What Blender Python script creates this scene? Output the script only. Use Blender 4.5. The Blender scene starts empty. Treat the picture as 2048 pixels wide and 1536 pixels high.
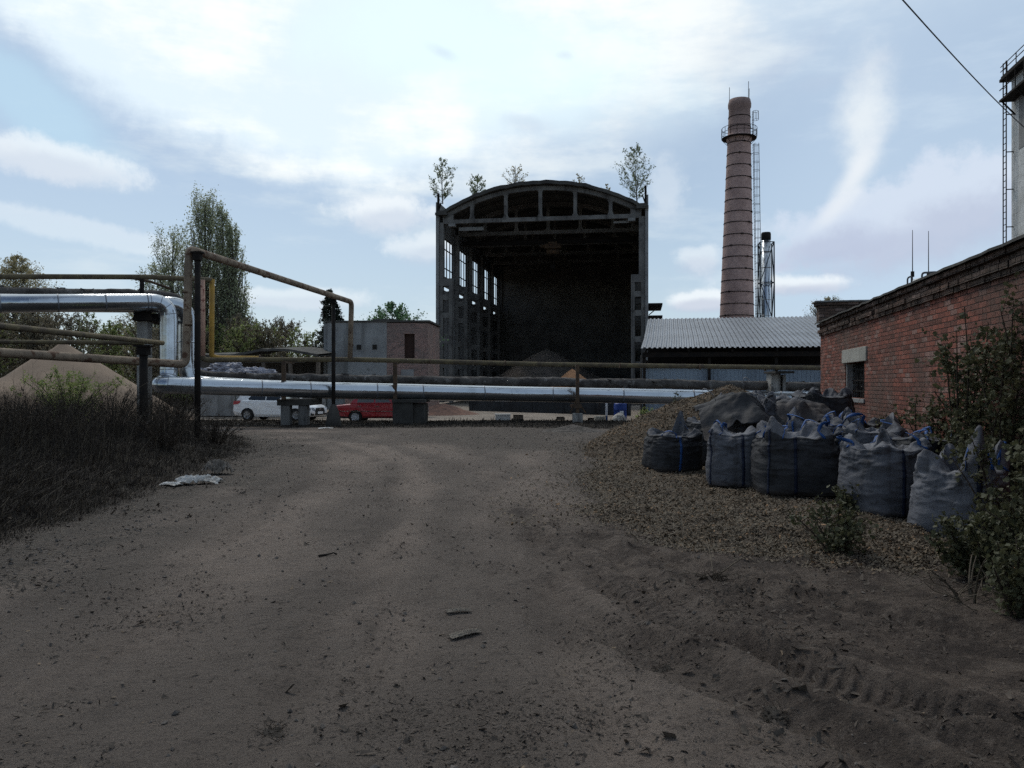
import bpy, math, random
import numpy as np
from mathutils import Matrix, Vector
R = math.radians
rng = np.random.default_rng(7)
random.seed(7)
scene = bpy.context.scene
col = scene.collection
F, CX, CY, EYE = 1600.0, 1024.0, 768.0, 1.6

def at(px, py, d):
    """world point that the photograph shows at pixel (px, py), d metres ahead"""
    return np.array([(px - CX) / F * d, d, EYE + (CY - py) / F * d])

def S(r, g, b):
    f = lambda c: (c / 255 / 12.92) if c / 255 <= 0.04045 else ((c / 255 + 0.055) / 1.055) ** 2.4
    return (f(r), f(g), f(b))

# ------------------------------------------------------------------ noise
def _hash(i, j, k, s):
    h = (i.astype(np.int64) * 374761393 + j.astype(np.int64) * 668265263 + k.astype(np.int64) * 2147483647 + s * 974634777) & 0x7fffffff
    h = ((h ^ (h >> 13)) * 1274126177) & 0x7fffffff
    h = ((h ^ (h >> 15)) * 1103515245) & 0x7fffffff
    return (h ^ (h >> 16)) / 0x7fffffff

def vnoise(x, y, z=0.0, s=0):
    x, y, z = np.broadcast_arrays(np.asarray(x, float), np.asarray(y, float), np.asarray(z, float))
    i, j, k = np.floor(x), np.floor(y), np.floor(z)
    u, v, w = x - i, y - j, z - k
    u, v, w = (t * t * (3 - 2 * t) for t in (u, v, w))
    out = 0
    for a in (0, 1):
        for b in (0, 1):
            for c in (0, 1):
                if c == 1 and not np.any(w): continue
                out = out + _hash(i + a, j + b, k + c, s) * (u if a else 1 - u) * (v if b else 1 - v) * (w if c else 1 - w)
    return out

def fbm(x, y, z=0.0, o=4, s=0):
    t, a, n = 0, 1.0, 0
    for q in range(o):
        t = t + a * (vnoise(np.asarray(x) * 2 ** q, np.asarray(y) * 2 ** q, np.asarray(z) * 2 ** q, s + q * 17) - .5)
        n += a; a *= .5
    return t / n

def sstep(a, b, x):
    t = np.clip((np.asarray(x, float) - a) / (b - a), 0, 1)
    return t * t * (3 - 2 * t)

def seg_dist(x, y, pts):
    """distance to a polyline and the arc length of the nearest point"""
    best = np.full(np.shape(x), 1e9); arc = np.zeros(np.shape(x)); s0 = 0
    for (ax, ay), (bx, by) in zip(pts[:-1], pts[1:]):
        dx, dy = bx - ax, by - ay; L = math.hypot(dx, dy)
        t = np.clip(((x - ax) * dx + (y - ay) * dy) / (L * L), 0, 1)
        d = np.hypot(x - ax - t * dx, y - ay - t * dy)
        m = d < best
        best = np.where(m, d, best); arc = np.where(m, s0 + t * L, arc); s0 += L
    return best, arc

def poly_sdf(x, y, pts):
    """signed distance, negative inside"""
    x = np.asarray(x, float); y = np.asarray(y, float)
    d, _ = seg_dist(x, y, list(pts) + [pts[0]])
    ins = np.zeros(np.shape(x), bool)
    for (ax, ay), (bx, by) in zip(pts, list(pts[1:]) + [pts[0]]):
        c = ((ay > y) != (by > y)) & (x < (bx - ax) * (y - ay) / ((by - ay) if by != ay else 1e-9) + ax)
        ins ^= c
    return np.where(ins, -d, d)

# ------------------------------------------------------------------ objects
WM = {}
def tag(o, label=None, cat=None, group=None, kind=None):
    if label: o['label'] = label
    if cat: o['category'] = cat
    if group: o['group'] = group
    if kind: o['kind'] = kind
    return o

def thing(name, label, cat, loc=(0, 0, 0), rotz=0.0, group=None, rot=None):
    o = bpy.data.objects.new(name, None); col.objects.link(o)
    o.empty_display_size = .3
    o.location = loc; o.rotation_euler = rot or (0, 0, rotz)
    WM[o.name] = Matrix.LocRotScale(Vector(loc), o.rotation_euler.copy(), None)
    return tag(o, label, cat, group)

class MB:
    def __init__(s): s.v = []; s.f = {}; s.n = 0
    def add(s, v, f, m=0, smooth=False):
        v = np.asarray(v, float).reshape(-1, 3)
        if isinstance(f, np.ndarray):
            s.f.setdefault(f.shape[1], []).append((f + s.n, m, smooth))
        else:
            by = {}
            for q in f: by.setdefault(len(q), []).append(q)
            for k, q in by.items(): s.f.setdefault(k, []).append((np.array(q) + s.n, m, smooth))
        s.v.append(v); s.n += len(v)
        return s
    def box(s, c, size, rz=0.0, m=0, M=None):
        hx, hy, hz = (t / 2 for t in size)
        v = np.array([[x, y, z] for z in (-hz, hz) for y in (-hy, hy) for x in (-hx, hx)])
        if rz:
            ca, sa = math.cos(rz), math.sin(rz)
            v = np.stack([v[:, 0] * ca - v[:, 1] * sa, v[:, 0] * sa + v[:, 1] * ca, v[:, 2]], 1)
        if M is not None: v = v @ np.array(M).T
        return s.add(v + np.array(c), [(0, 2, 3, 1), (4, 5, 7, 6), (0, 1, 5, 4), (1, 3, 7, 5), (3, 2, 6, 7), (2, 0, 4, 6)], m)
    def bx(s, x0, x1, y0, y1, z0, z1, m=0):
        return s.box(((x0 + x1) / 2, (y0 + y1) / 2, (z0 + z1) / 2), (x1 - x0, y1 - y0, z1 - z0), m=m)
    def beam(s, a, b, w, h, m=0):
        a, b = np.array(a, float), np.array(b, float); d = b - a; L = np.linalg.norm(d); d /= L
        up = np.array([0, 0, 1.]) if abs(d[2]) < .95 else np.array([0, 1., 0])
        x = np.cross(d, up); x /= np.linalg.norm(x); y = np.cross(x, d)
        v = [p + x * i * w / 2 + y * j * h / 2 for p in (a, b) for j in (-1, 1) for i in (-1, 1)]
        return s.add(v, [(0, 2, 3, 1), (4, 5, 7, 6), (0, 1, 5, 4), (1, 3, 7, 5), (3, 2, 6, 7), (2, 0, 4, 6)], m)
    def tube(s, pts, r, n=10, caps=True, smooth=True, m=0, wob=None):
        P = np.array(pts, float); k = len(P)
        r = np.full(k, r, float) if np.isscalar(r) else np.array(r, float)
        T = np.gradient(P, axis=0); T /= np.linalg.norm(T, axis=1)[:, None] + 1e-12
        up = np.array([0, 0, 1.]) if abs(T[0][2]) < .9 else np.array([0, 1., 0])
        N = np.cross(T[0], up); N /= np.linalg.norm(N)
        a = np.arange(n) / n * 2 * np.pi; V = []
        for i in range(k):
            N = N - T[i] * N.dot(T[i]); N /= np.linalg.norm(N) + 1e-12
            B = np.cross(T[i], N)
            rr = r[i] * (1 if wob is None else (1 + wob[i]))
            V.append(P[i] + (np.cos(a)[:, None] * N + np.sin(a)[:, None] * B) * (np.reshape(rr, (-1, 1)) if wob is not None else rr))
        V = np.concatenate(V)
        i, j = np.meshgrid(np.arange(k - 1), np.arange(n), indexing='ij')
        q = np.stack([i * n + j, i * n + (j + 1) % n, (i + 1) * n + (j + 1) % n, (i + 1) * n + j], -1).reshape(-1, 4)
        s.add(V, q, m, smooth)
        if caps:
            s.f.setdefault(n, []).append((np.array([[t for t in range(n)][::-1]]) + s.n - len(V), m, False))
            s.f.setdefault(n, []).append((np.array([[t + (k - 1) * n for t in range(n)]]) + s.n - len(V), m, False))
        return s
    def lathe(s, prof, n=24, c=(0, 0, 0), m=0, smooth=True, cap=True):
        a = np.arange(n) / n * 2 * np.pi; k = len(prof)
        V = np.concatenate([np.stack([np.cos(a) * r, np.sin(a) * r, np.full(n, z)], 1) for r, z in prof]) + np.array(c)
        i, j = np.meshgrid(np.arange(k - 1), np.arange(n), indexing='ij')
        q = np.stack([i * n + j, i * n + (j + 1) % n, (i + 1) * n + (j + 1) % n, (i + 1) * n + j], -1).reshape(-1, 4)
        b = s.n; s.add(V, q, m, smooth)
        if cap:
            s.f.setdefault(n, []).append((np.array([list(range(n))[::-1]]) + b, m, False))
            s.f.setdefault(n, []).append((np.array([[t + (k - 1) * n for t in range(n)]]) + b, m, False))
        return s
    def extrude(s, poly, a0, a1, axis='y', m=0):
        """2-D outline (counter-clockwise) pushed from a0 to a1 along an axis"""
        n = len(poly)
        mk = {'y': lambda p, t: (p[0], t, p[1]), 'x': lambda p, t: (t, p[0], p[1]), 'z': lambda p, t: (p[0], p[1], t)}[axis]
        v = [mk(p, a0) for p in poly] + [mk(p, a1) for p in poly]
        f = [tuple(range(n)), tuple(range(2 * n - 1, n - 1, -1))] + [(i, i + n, (i + 1) % n + n, (i + 1) % n) for i in range(n)]
        return s.add(v, f, m)
    def grid(s, V, m=0, smooth=True, close=False):
        """V: (rows, cols, 3)"""
        k, n = V.shape[:2]
        i, j = np.meshgrid(np.arange(k - 1), np.arange(n if close else n - 1), indexing='ij')
        q = np.stack([i * n + j, i * n + (j + 1) % n, (i + 1) * n + (j + 1) % n, (i + 1) * n + j], -1).reshape(-1, 4)
        return s.add(V.reshape(-1, 3), q, m, smooth)
    def ribbon(s, P, W, width, m=0):
        P = np.array(P, float); W = np.array(W, float)
        if W.ndim == 1: W = np.repeat(W[None], len(P), 0)
        return s.grid(np.stack([P - W * width / 2, P + W * width / 2], 1), m, True)
    def rot(s, rz, c=(0, 0, 0)):
        ca, sa = math.cos(rz), math.sin(rz)
        s.v = [np.stack([v[:, 0] * ca - v[:, 1] * sa, v[:, 0] * sa + v[:, 1] * ca, v[:, 2]], 1) + np.array(c) for v in s.v]
        return s
    def build(s, name, mats, parent=None, world=True, bevel=0, solid=0):
        me = bpy.data.meshes.new(name)
        V = np.concatenate(s.v) if s.v else np.zeros((0, 3))
        if parent is not None and world:
            M = np.array(WM[parent.name].inverted())
            V = V @ M[:3, :3].T + M[:3, 3]
        loops, starts, tot, mi, sm, at_ = [], [], [], [], [], 0
        for k, L in s.f.items():
            for (q, m, smo) in L:
                c = len(q); loops.append(q.reshape(-1)); starts.append(at_ + np.arange(c) * k); tot.append(np.full(c, k)); at_ += c * k
                mi.append(np.full(c, m)); sm.append(np.full(c, smo))
        loops = np.concatenate(loops); starts = np.concatenate(starts); mi = np.concatenate(mi); sm = np.concatenate(sm)
        me.vertices.add(len(V)); me.vertices.foreach_set('co', V.astype(np.float32).ravel())
        me.loops.add(len(loops)); me.loops.foreach_set('vertex_index', loops.astype(np.int32))
        me.polygons.add(len(starts)); me.polygons.foreach_set('loop_start', starts.astype(np.int32))
        if not isinstance(mats, (list, tuple)): mats = [mats]
        for q in mats: me.materials.append(q)
        me.polygons.foreach_set('material_index', mi.astype(np.int32))
        me.update(calc_edges=True); me.validate()
        if len(me.polygons) == len(sm): me.polygons.foreach_set('use_smooth', sm.astype(bool))
        o = bpy.data.objects.new(name, me); col.objects.link(o)
        if parent is not None: o.parent = parent; WM[o.name] = WM[parent.name]
        else: WM[o.name] = Matrix.Identity(4)
        if bevel:
            b = o.modifiers.new('b', 'BEVEL'); b.width = bevel; b.segments = 2; b.limit_method = 'ANGLE'; b.angle_limit = R(40)
        if solid:
            b = o.modifiers.new('s', 'SOLIDIFY'); b.thickness = solid
        return o

def smooth_path(pts, rad=.3, k=6):
    """polyline with its corners rounded as pipe bends"""
    P = [np.array(p, float) for p in pts]; out = [P[0]]
    for a, b, c in zip(P[:-2], P[1:-1], P[2:]):
        u, w = a - b, c - b; lu, lw = np.linalg.norm(u), np.linalg.norm(w)
        q = min(rad, lu * .48, lw * .48); p0, p1 = b + u / lu * q, b + w / lw * q
        for t in np.linspace(0, 1, k): out.append((1 - t) ** 2 * p0 + 2 * t * (1 - t) * b + t * t * p1)
    out.append(P[-1]); return out

def densify(P, step):
    out = [np.array(P[0], float)]
    for a, b in zip(P[:-1], P[1:]):
        a, b = np.array(a, float), np.array(b, float); n = max(1, int(np.linalg.norm(b - a) / step))
        out += [a + (b - a) * (i + 1) / n for i in range(n)]
    return out

# ------------------------------------------------------------------ materials
class NT:
    def __init__(s, tree): s.t = tree; s.t.nodes.clear()
    def n(s, typ, **kw):
        o = s.t.nodes.new(typ)
        for k, v in kw.items(): setattr(o, k, v)
        return o
    def l(s, a, b): s.t.links.new(a, b)
    def set(s, sock, v):
        if isinstance(v, bpy.types.NodeSocket): s.l(v, sock)
        elif v is not None:
            if hasattr(sock.default_value, '__len__') and not hasattr(v, '__len__'): v = [v] * len(sock.default_value)
            if hasattr(sock.default_value, '__len__') and len(sock.default_value) == 4 and len(v) == 3: v = (*v, 1)
            sock.default_value = v
    def math(s, op, a, b=None, c=None, clamp=False):
        o = s.n('ShaderNodeMath', operation=op, use_clamp=clamp)
        for i, v in enumerate((a, b, c)):
            if v is not None: s.set(o.inputs[i], v)
        return o.outputs[0]
    def vmath(s, op, a, b=None):
        o = s.n('ShaderNodeVectorMath', operation=op); s.set(o.inputs[0], a)
        if b is not None: s.set(o.inputs[1], b)
        return o.outputs[0]
    def noise(s, vec, scale, detail=5, rough=.55, dist=0.0, out=0):
        o = s.n('ShaderNodeTexNoise'); s.set(o.inputs['Vector'], vec)
        o.inputs['Scale'].default_value = scale; o.inputs['Detail'].default_value = detail
        o.inputs['Roughness'].default_value = rough; o.inputs['Distortion'].default_value = dist
        return o.outputs[out]
    def mr(s, v, a, b, c=0.0, d=1.0, smooth=True):
        o = s.n('ShaderNodeMapRange', interpolation_type='SMOOTHSTEP' if smooth else 'LINEAR'); s.set(o.inputs[0], v)
        for i, q in enumerate((a, b, c, d)): s.set(o.inputs[i + 1], q)
        return o.outputs[0]
    def mix(s, f, a, b, mode='MIX'):
        o = s.n('ShaderNodeMix', data_type='RGBA', blend_type=mode); s.set(o.inputs[0], f); s.set(o.inputs[6], a); s.set(o.inputs[7], b)
        return o.outputs[2]
    def bump(s, h, strength, dist=.02, normal=None):
        o = s.n('ShaderNodeBump'); s.set(o.inputs['Strength'], strength); o.inputs['Distance'].default_value = dist
        s.l(h, o.inputs['Height'])
        if normal is not None: s.l(normal, o.inputs['Normal'])
        return o.outputs[0]
    def coord(s, which='Object'): return s.n('ShaderNodeTexCoord').outputs[which]
    def scaled(s, vec, sc): return s.vmath('MULTIPLY', vec, sc)
    def out(s, sh): s.l(sh, s.n('ShaderNodeOutputMaterial').inputs['Surface'])
    def bsdf(s, color, rough=.8, metal=0.0, normal=None, spec=.3, **kw):
        o = s.n('ShaderNodeBsdfPrincipled'); s.set(o.inputs['Base Color'], color); s.set(o.inputs['Roughness'], rough)
        s.set(o.inputs['Metallic'], metal); o.inputs['Specular IOR Level'].default_value = spec
        if normal is not None: s.l(normal, o.inputs['Normal'])
        for k, v in kw.items(): s.set(o.inputs[k], v)
        return o.outputs[0]

def newmat(name):
    m = bpy.data.materials.new(name); m.use_nodes = True
    return m, NT(m.node_tree)

def pmat(name, c1, c2, scale=3.0, rough=.85, metal=0.0, bump=.4, bscale=30.0, spots=None, streak=None, spec=.25, bdist=.02, rough2=None):
    """weathered surface: two tones mixed by noise, stains with an edge of their own, vertical run marks, fine bump"""
    m, t = newmat(name); v = t.coord()
    n = t.noise(v, scale, 7, .62)
    c = t.mix(t.mr(n, .36, .66), c1, c2)
    if streak:
        sv = t.scaled(v, (streak[1], streak[1], streak[1] * .07))
        c = t.mix(t.mr(t.noise(sv, 1.0, 4, .6), .52, .7, 0, streak[2]), c, streak[0])
    if spots:
        c = t.mix(t.mr(t.noise(t.vmath('ADD', v, (3.1, 7.7, 1.3)), spots[1], 6, .65), spots[2], spots[2] + .06, 0, spots[3] if len(spots) > 3 else 1.0), c, spots[0])
    b = t.bump(t.noise(v, bscale, 6, .65), bump, bdist)
    rr = rough if rough2 is None else t.mr(t.noise(v, scale * 2.3, 4), .35, .65, rough, rough2)
    t.out(t.bsdf(c, rr, metal, b, spec))
    return m

def brickmat(name, ca, cb, mortar, dirt, bw=.262, rh=.077, bump=.9, pale_=(.30, .215, .185), var=1.0):
    """running-bond masonry: every brick its own tone, eroded joints, soot and lime stains"""
    m, t = newmat(name); v = t.coord()
    sp = t.n('ShaderNodeSeparateXYZ'); t.l(v, sp.inputs[0])
    wob = t.n('ShaderNodeSeparateXYZ'); t.l(t.vmath('SUBTRACT', t.noise(v, 4.5, 4, .65, out=1), (.5, .5, .5)), wob.inputs[0])
    u = t.math('ADD', t.math('ADD', sp.outputs[0], sp.outputs[1]), t.math('MULTIPLY', wob.outputs[0], .035))
    z = t.math('ADD', sp.outputs[2], t.math('MULTIPLY', wob.outputs[1], .022))
    vv = t.math('DIVIDE', t.math('ADD', z, 10.0), rh); row = t.math('FLOOR', vv)
    uu = t.math('ADD', t.math('DIVIDE', t.math('ADD', u, 50.0), bw), t.math('MULTIPLY', t.math('MODULO', row, 2.0), .5)); cl = t.math('FLOOR', uu)
    fu, fv = t.math('FRACT', uu), t.math('FRACT', vv)
    eu = t.math('MULTIPLY', t.math('MINIMUM', fu, t.math('SUBTRACT', 1.0, fu)), bw); ev = t.math('MULTIPLY', t.math('MINIMUM', fv, t.math('SUBTRACT', 1.0, fv)), rh)
    e = t.math('MINIMUM', eu, ev); er = t.math('ADD', e, t.math('MULTIPLY', t.math('SUBTRACT', t.noise(v, 28, 4, .7), .5), .012))
    joint = t.mr(er, .002, .009, 1, 0)
    wn = t.n('ShaderNodeTexWhiteNoise', noise_dimensions='2D'); cv = t.n('ShaderNodeCombineXYZ'); t.l(cl, cv.inputs[0]); t.l(row, cv.inputs[1]); t.l(cv.outputs[0], wn.inputs['Vector'])
    r1 = wn.outputs[0]; sc = t.n('ShaderNodeSeparateColor'); t.l(wn.outputs[1], sc.inputs[0])
    c = t.mix(r1, ca, cb)
    c = t.mix(t.mr(sc.outputs[1], .80, .86, 0, .65 * var), c, (ca[0] * .38, ca[1] * .5, ca[2] * .55))
    c = t.mix(t.mr(sc.outputs[2], .86, .9, 0, .6 * var), c, pale_)
    c = t.mix(t.mr(t.noise(v, .55, 6, .68), .44, .62, 0, .7), c, dirt)
    c = t.mix(t.mr(t.noise(v, 7.0, 6, .7), .5, .66, 0, .55), c, (dirt[0] * .5, dirt[1] * .48, dirt[2] * .46))
    c = t.mix(t.mr(t.noise(t.vmath('ADD', v, (5, 5, 5)), 1.4, 7, .72), .54, .66, 0, .5), c, pale_)
    c = t.mix(t.math('MULTIPLY', joint, .85), c, mortar)
    h = t.math('ADD', t.math('MULTIPLY', t.math('SUBTRACT', 1.0, joint), 1.0), t.math('ADD', t.math('MULTIPLY', t.noise(v, 40, 5, .7), .5), t.math('MULTIPLY', sc.outputs[0], .35)))
    t.out(t.bsdf(c, .92, 0, t.bump(h, bump, .025), .15))
    return m

def leafmat(name, c1, c2, scale=1.5, transl=.35, rough=.55):
    m, t = newmat(name); v = t.coord()
    c = t.mix(t.mr(t.noise(v, scale, 3, .6), .35, .65), c1, c2)
    c = t.mix(t.mr(t.noise(v, scale * 14, 2, .5), .4, .7, 0, .5), c, tuple(min(1, q * 1.6) for q in c1))
    d = t.bsdf(c, rough, 0, None, .25)
    tr = t.n('ShaderNodeBsdfTranslucent'); t.set(tr.inputs[0], c)
    mx = t.n('ShaderNodeMixShader'); mx.inputs[0].default_value = transl; t.l(d, mx.inputs[1]); t.l(tr.outputs[0], mx.inputs[2])
    t.out(mx.outputs[0]); return m

M = {}
M['concrete'] = pmat('concrete', (.25, .25, .245), (.17, .168, .16), 1.2, .9, bump=.5, bscale=25, streak=((.09, .085, .08), 2.0, .7), spots=((.1, .095, .09), 2.5, .6, .8))
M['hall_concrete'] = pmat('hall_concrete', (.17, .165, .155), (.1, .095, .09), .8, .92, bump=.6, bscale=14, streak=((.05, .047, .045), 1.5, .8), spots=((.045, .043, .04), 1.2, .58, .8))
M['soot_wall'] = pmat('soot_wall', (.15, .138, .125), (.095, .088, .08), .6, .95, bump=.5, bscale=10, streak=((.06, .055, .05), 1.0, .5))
M['roof_felt'] = pmat('roof_felt', (.05, .048, .045), (.09, .085, .075), .7, .95, bump=.7, bscale=12)
M['panel'] = pmat('panel', (.24, .24, .235), (.16, .155, .15), .5, .9, bump=.4, bscale=10, streak=((.08, .075, .07), 1.2, .7))
M['brick'] = brickmat('brick', (.29, .105, .075), (.17, .075, .058), (.06, .05, .045), (.12, .085, .07))
M['brick_dark'] = brickmat('brick_dark', (.15, .092, .07), (.10, .068, .055), (.055, .05, .045), (.075, .06, .05))
M['brick_pale'] = brickmat('brick_pale', (.36, .23, .195), (.28, .185, .16), (.24, .21, .19), (.22, .17, .15))
M['dark_steel'] = pmat('dark_steel', (.014, .0125, .012), (.024, .019, .016), 4, .85, 0, .3, 50, spots=((.05, .026, .016), 6, .64, .7), spec=.12)
M['rust_steel'] = pmat('rust_steel', (.10, .065, .04), (.055, .038, .028), 3, .85, .0, .5, 50, spots=((.15, .07, .03), 5, .58, .8))
M['yellow_rust'] = pmat('yellow_rust', (.27, .205, .145), (.17, .13, .095), 2.5, .85, 0, .5, 60, spots=((.085, .042, .025), 4, .54, .9), streak=((.07, .05, .04), 2, .5))
M['moss_pipe'] = pmat('moss_pipe', (.13, .105, .06), (.07, .055, .04), 2.5, .9, 0, .6, 50, spots=((.18, .15, .08), 5, .6, .7))
M['pink_rust'] = pmat('pink_rust', (.42, .25, .18), (.33, .2, .15), 2, .8, 0, .4, 60, spots=((.15, .05, .035), 4.5, .55, .95))
M['ochre'] = pmat('ochre', (.33, .19, .03), (.24, .14, .028), 2, .65, 0, .3, 60, spots=((.14, .075, .03), 4, .63, .8))
M['felt_wrap'] = pmat('felt_wrap', (.10, .092, .085), (.045, .04, .037), 2.2, .97, 0, 1.0, 9, spots=((.2, .19, .18), 3.2, .58, .7), bdist=.06)
M['timber'] = pmat('timber', (.16, .13, .1), (.1, .08, .065), 3, .9, 0, .5, 40)
M['white_plastic'] = pmat('white_plastic', (.62, .63, .62), (.5, .5, .49), 3, .5, 0, .1, 30, spots=((.25, .22, .18), 4, .62, .7))
M['blue_plastic'] = pmat('blue_plastic', (.02, .05, .22), (.025, .06, .25), 3, .45, 0, .1, 30)
M['dark_hole'] = pmat('dark_hole', (.02, .018, .016), (.03, .026, .022), 2, .95)
M['brown_door'] = pmat('brown_door', (.05, .027, .02), (.035, .02, .016), 4, .8)
M['blue_wall'] = pmat('blue_wall', (.24, .29, .34), (.19, .23, .275), .6, .55, 0, .15, 8, streak=((.13, .15, .17), 1.0, .5), spec=.4)
M['bark'] = pmat('bark', (.105, .095, .08), (.07, .06, .05), 6, .95, 0, .6, 30)
M['bark_grey'] = pmat('bark_grey', (.12, .11, .1), (.07, .063, .055), 6, .95, 0, .6, 30)
M['birch_bark'] = pmat('birch_bark', (.2, .19, .17), (.1, .09, .08), 6, .9, 0, .4, 30)
M['chips'] = pmat('chips', (.125, .094, .064), (.072, .055, .041), 2.0, .95, 0, 1.0, 22, bdist=.05)
M['tarp'] = pmat('tarp', (.30, .30, .345), (.17, .17, .195), 1.3, .5, 0, .5, 12, spots=((.1, .1, .1), 2.5, .58, .7), spec=.4)
M['sand'] = pmat('sand', (.25, .185, .135), (.19, .142, .105), .5, .97, 0, .5, 12, streak=((.13, .10, .075), .8, .6))
M['rag'] = pmat('rag', (.55, .54, .52), (.32, .3, .27), 6, .7, 0, .6, 25, spots=((.12, .1, .08), 8, .58, .8))
M['rag_dirty'] = pmat('rag_dirty', (.2, .175, .15), (.1, .085, .07), 5, .9, 0, .6, 25)
M['card'] = pmat('card', (.2, .17, .135), (.13, .11, .09), 8, .9, 0, .4, 40)
M['chrome'] = pmat('chrome', (.7, .7, .7), (.6, .6, .6), 4, .2, 1.0, 0, 10)
M['rubber'] = pmat('rubber', (.018, .018, .018), (.03, .028, .026), 8, .85, 0, .2, 40)
M['rim_grey'] = pmat('rim_grey', (.32, .32, .32), (.2, .2, .2), 8, .5, .4, 0, 10)
M['black_plastic'] = pmat('black_plastic', (.015, .015, .016), (.022, .022, .022), 8, .5, 0, 0, 10)
M['cable'] = pmat('cable', (.03, .03, .03), (.04, .04, .04), 8, .7)
M['plate'] = pmat('plate', (.75, .75, .75), (.68, .68, .68), 8, .5, 0, 0, 10)
M['lens_red'] = pmat('lens_red', (.4, .01, .015), (.3, .01, .01), 8, .2, 0, 0, 10, spec=.5)
M['lens_clear'] = pmat('lens_clear', (.35, .38, .42), (.2, .22, .25), 8, .15, .3, 0, 10, spec=.5)
M['skin_grey'] = pmat('aluminium_panel', (.5, .52, .55), (.4, .42, .45), 3, .5, .4)

def paint(name, c, dust, amount=.35):
    m, t = newmat(name); v = t.coord()
    cc = t.mix(t.mr(t.noise(v, 2.5, 6, .65), .42, .72, .05, amount), c, dust)
    b = t.n('ShaderNodeBsdfPrincipled'); t.set(b.inputs['Base Color'], cc); t.set(b.inputs['Roughness'], t.mr(t.noise(v, 5, 3), .3, .7, .25, .5))
    b.inputs['Coat Weight'].default_value = .6; b.inputs['Coat Roughness'].default_value = .12
    t.out(b.outputs[0]); return m
M['white_paint'] = paint('white_paint', (.78, .79, .8), (.5, .47, .42), .3)
M['red_paint'] = paint('red_paint', (.33, .012, .02), (.22, .07, .06), .3)

def glassmat(name, tint):
    m, t = newmat(name)
    t.out(t.bsdf(tint, .06, 0, None, .6)); return m
M['car_glass'] = glassmat('car_glass', (.012, .014, .016))

# galvanised cladding of the heating pipe: sheet joints, dents and dull patches
def claddingmat(name):
    m, t = newmat(name); v = t.coord()
    rr = t.mr(t.noise(v, 1.2, 4, .55), .3, .7, .13, .25)
    c = t.mix(t.mr(t.noise(v, .9, 6, .65), .4, .7), (.44, .47, .505), (.36, .385, .41))
    c = t.mix(t.mr(t.noise(t.vmath('ADD', v, (9, 2, 4)), 1.4, 7, .7), .64, .7, 0, .4), c, (.3, .29, .28))
    sp = t.n('ShaderNodeSeparateXYZ'); t.l(v, sp.inputs[0])
    wav = t.math('PINGPONG', sp.outputs[0], .62)
    seam = t.mr(wav, .0, .012, 1, 0)
    h = t.math('ADD', t.math('MULTIPLY', t.noise(v, 2.2, 3, .5), 1.0), t.math('MULTIPLY', seam, .12))
    t.out(t.bsdf(c, rr, .92, t.bump(h, .17, .07), .5)); return m
M['cladding'] = claddingmat('cladding')
M['galv_roof'] = pmat('galv_roof', (.22, .232, .255), (.16, .168, .185), .6, .42, .55, .15, 10, spots=((.19, .18, .18), 1.3, .6, .6), streak=((.2, .2, .21), 1.6, .6))

def bagmat(name, c1, c2, dirt):
    m, t = newmat(name); v = t.coord()
    c = t.mix(t.mr(t.noise(v, 1.7, 6, .65), .35, .7), c1, c2)
    sv = t.scaled(v, (9, 9, .6)); c = t.mix(t.mr(t.noise(sv, 1, 4, .6), .48, .75, 0, .55), c, dirt)
    c = t.mix(t.mr(t.noise(v, 3.5, 7, .7), .56, .66, 0, .75), c, dirt)
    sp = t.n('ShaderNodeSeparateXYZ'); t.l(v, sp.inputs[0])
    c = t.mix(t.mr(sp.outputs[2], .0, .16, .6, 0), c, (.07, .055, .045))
    w = t.noise(t.scaled(v, (3, 3, 14)), 1.0, 3, .55, 1.2)
    w2 = t.noise(v, 8, 6, .62, 1.5)
    h = t.math('ADD', t.math('MULTIPLY', w, .45), t.math('MULTIPLY', w2, .8))
    t.out(t.bsdf(c, .68, 0, t.bump(h, .5, .03), .14)); return m
M['bag_collar_lit'] = bagmat('bag_collar_lit', (.15, .152, .167), (.072, .073, .081), (.036, .034, .033))  # collar tone: skylight on the bag tops put into the colour
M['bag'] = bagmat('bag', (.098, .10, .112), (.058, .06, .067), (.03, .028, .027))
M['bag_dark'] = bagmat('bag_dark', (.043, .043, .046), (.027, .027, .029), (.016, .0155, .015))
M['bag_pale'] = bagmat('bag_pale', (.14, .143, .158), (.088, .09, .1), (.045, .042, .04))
M['strap_blue'] = pmat('strap_blue', (.014, .055, .18), (.02, .075, .23), 9, .6, 0, .3, 60, spots=((.03, .045, .09), 5, .55, .6))
M['strap_navy'] = pmat('strap_navy', (.007, .011, .026), (.01, .015, .034), 9, .7, 0, .3, 60)
M['strap_grey'] = pmat('strap_grey', (.11, .11, .115), (.07, .07, .075), 9, .8, 0, .3, 60)
M['poplar_leaf'] = leafmat('poplar_leaf', (.32, .345, .21), (.24, .265, .165), .5, .5)
M['olive_leaf'] = leafmat('olive_leaf', (.36, .31, .17), (.27, .25, .14), .6, .5)
M['green_leaf'] = leafmat('green_leaf', (.12, .21, .10), (.085, .16, .08), .7, .45)
M['birch_leaf'] = leafmat('birch_leaf', (.19, .22, .12), (.14, .17, .095), 1, .5)
M['scrub_leaf'] = leafmat('scrub_leaf', (.22, .26, .09), (.15, .17, .07), .12, .5)
M['scrub_leaf_brown'] = leafmat('scrub_leaf_brown', (.16, .14, .095), (.115, .10, .07), .12, .35)
M['needle'] = leafmat('needle', (.022, .03, .022), (.03, .04, .027), 1, .1)
M['shrub_leaf'] = leafmat('shrub_leaf', (.078, .08, .042), (.048, .05, .028), 2.5, .3, .6)
M['shrub_leaf_light'] = leafmat('shrub_leaf_light', (.088, .088, .046), (.058, .06, .034), 2.5, .3, .6)
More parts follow.
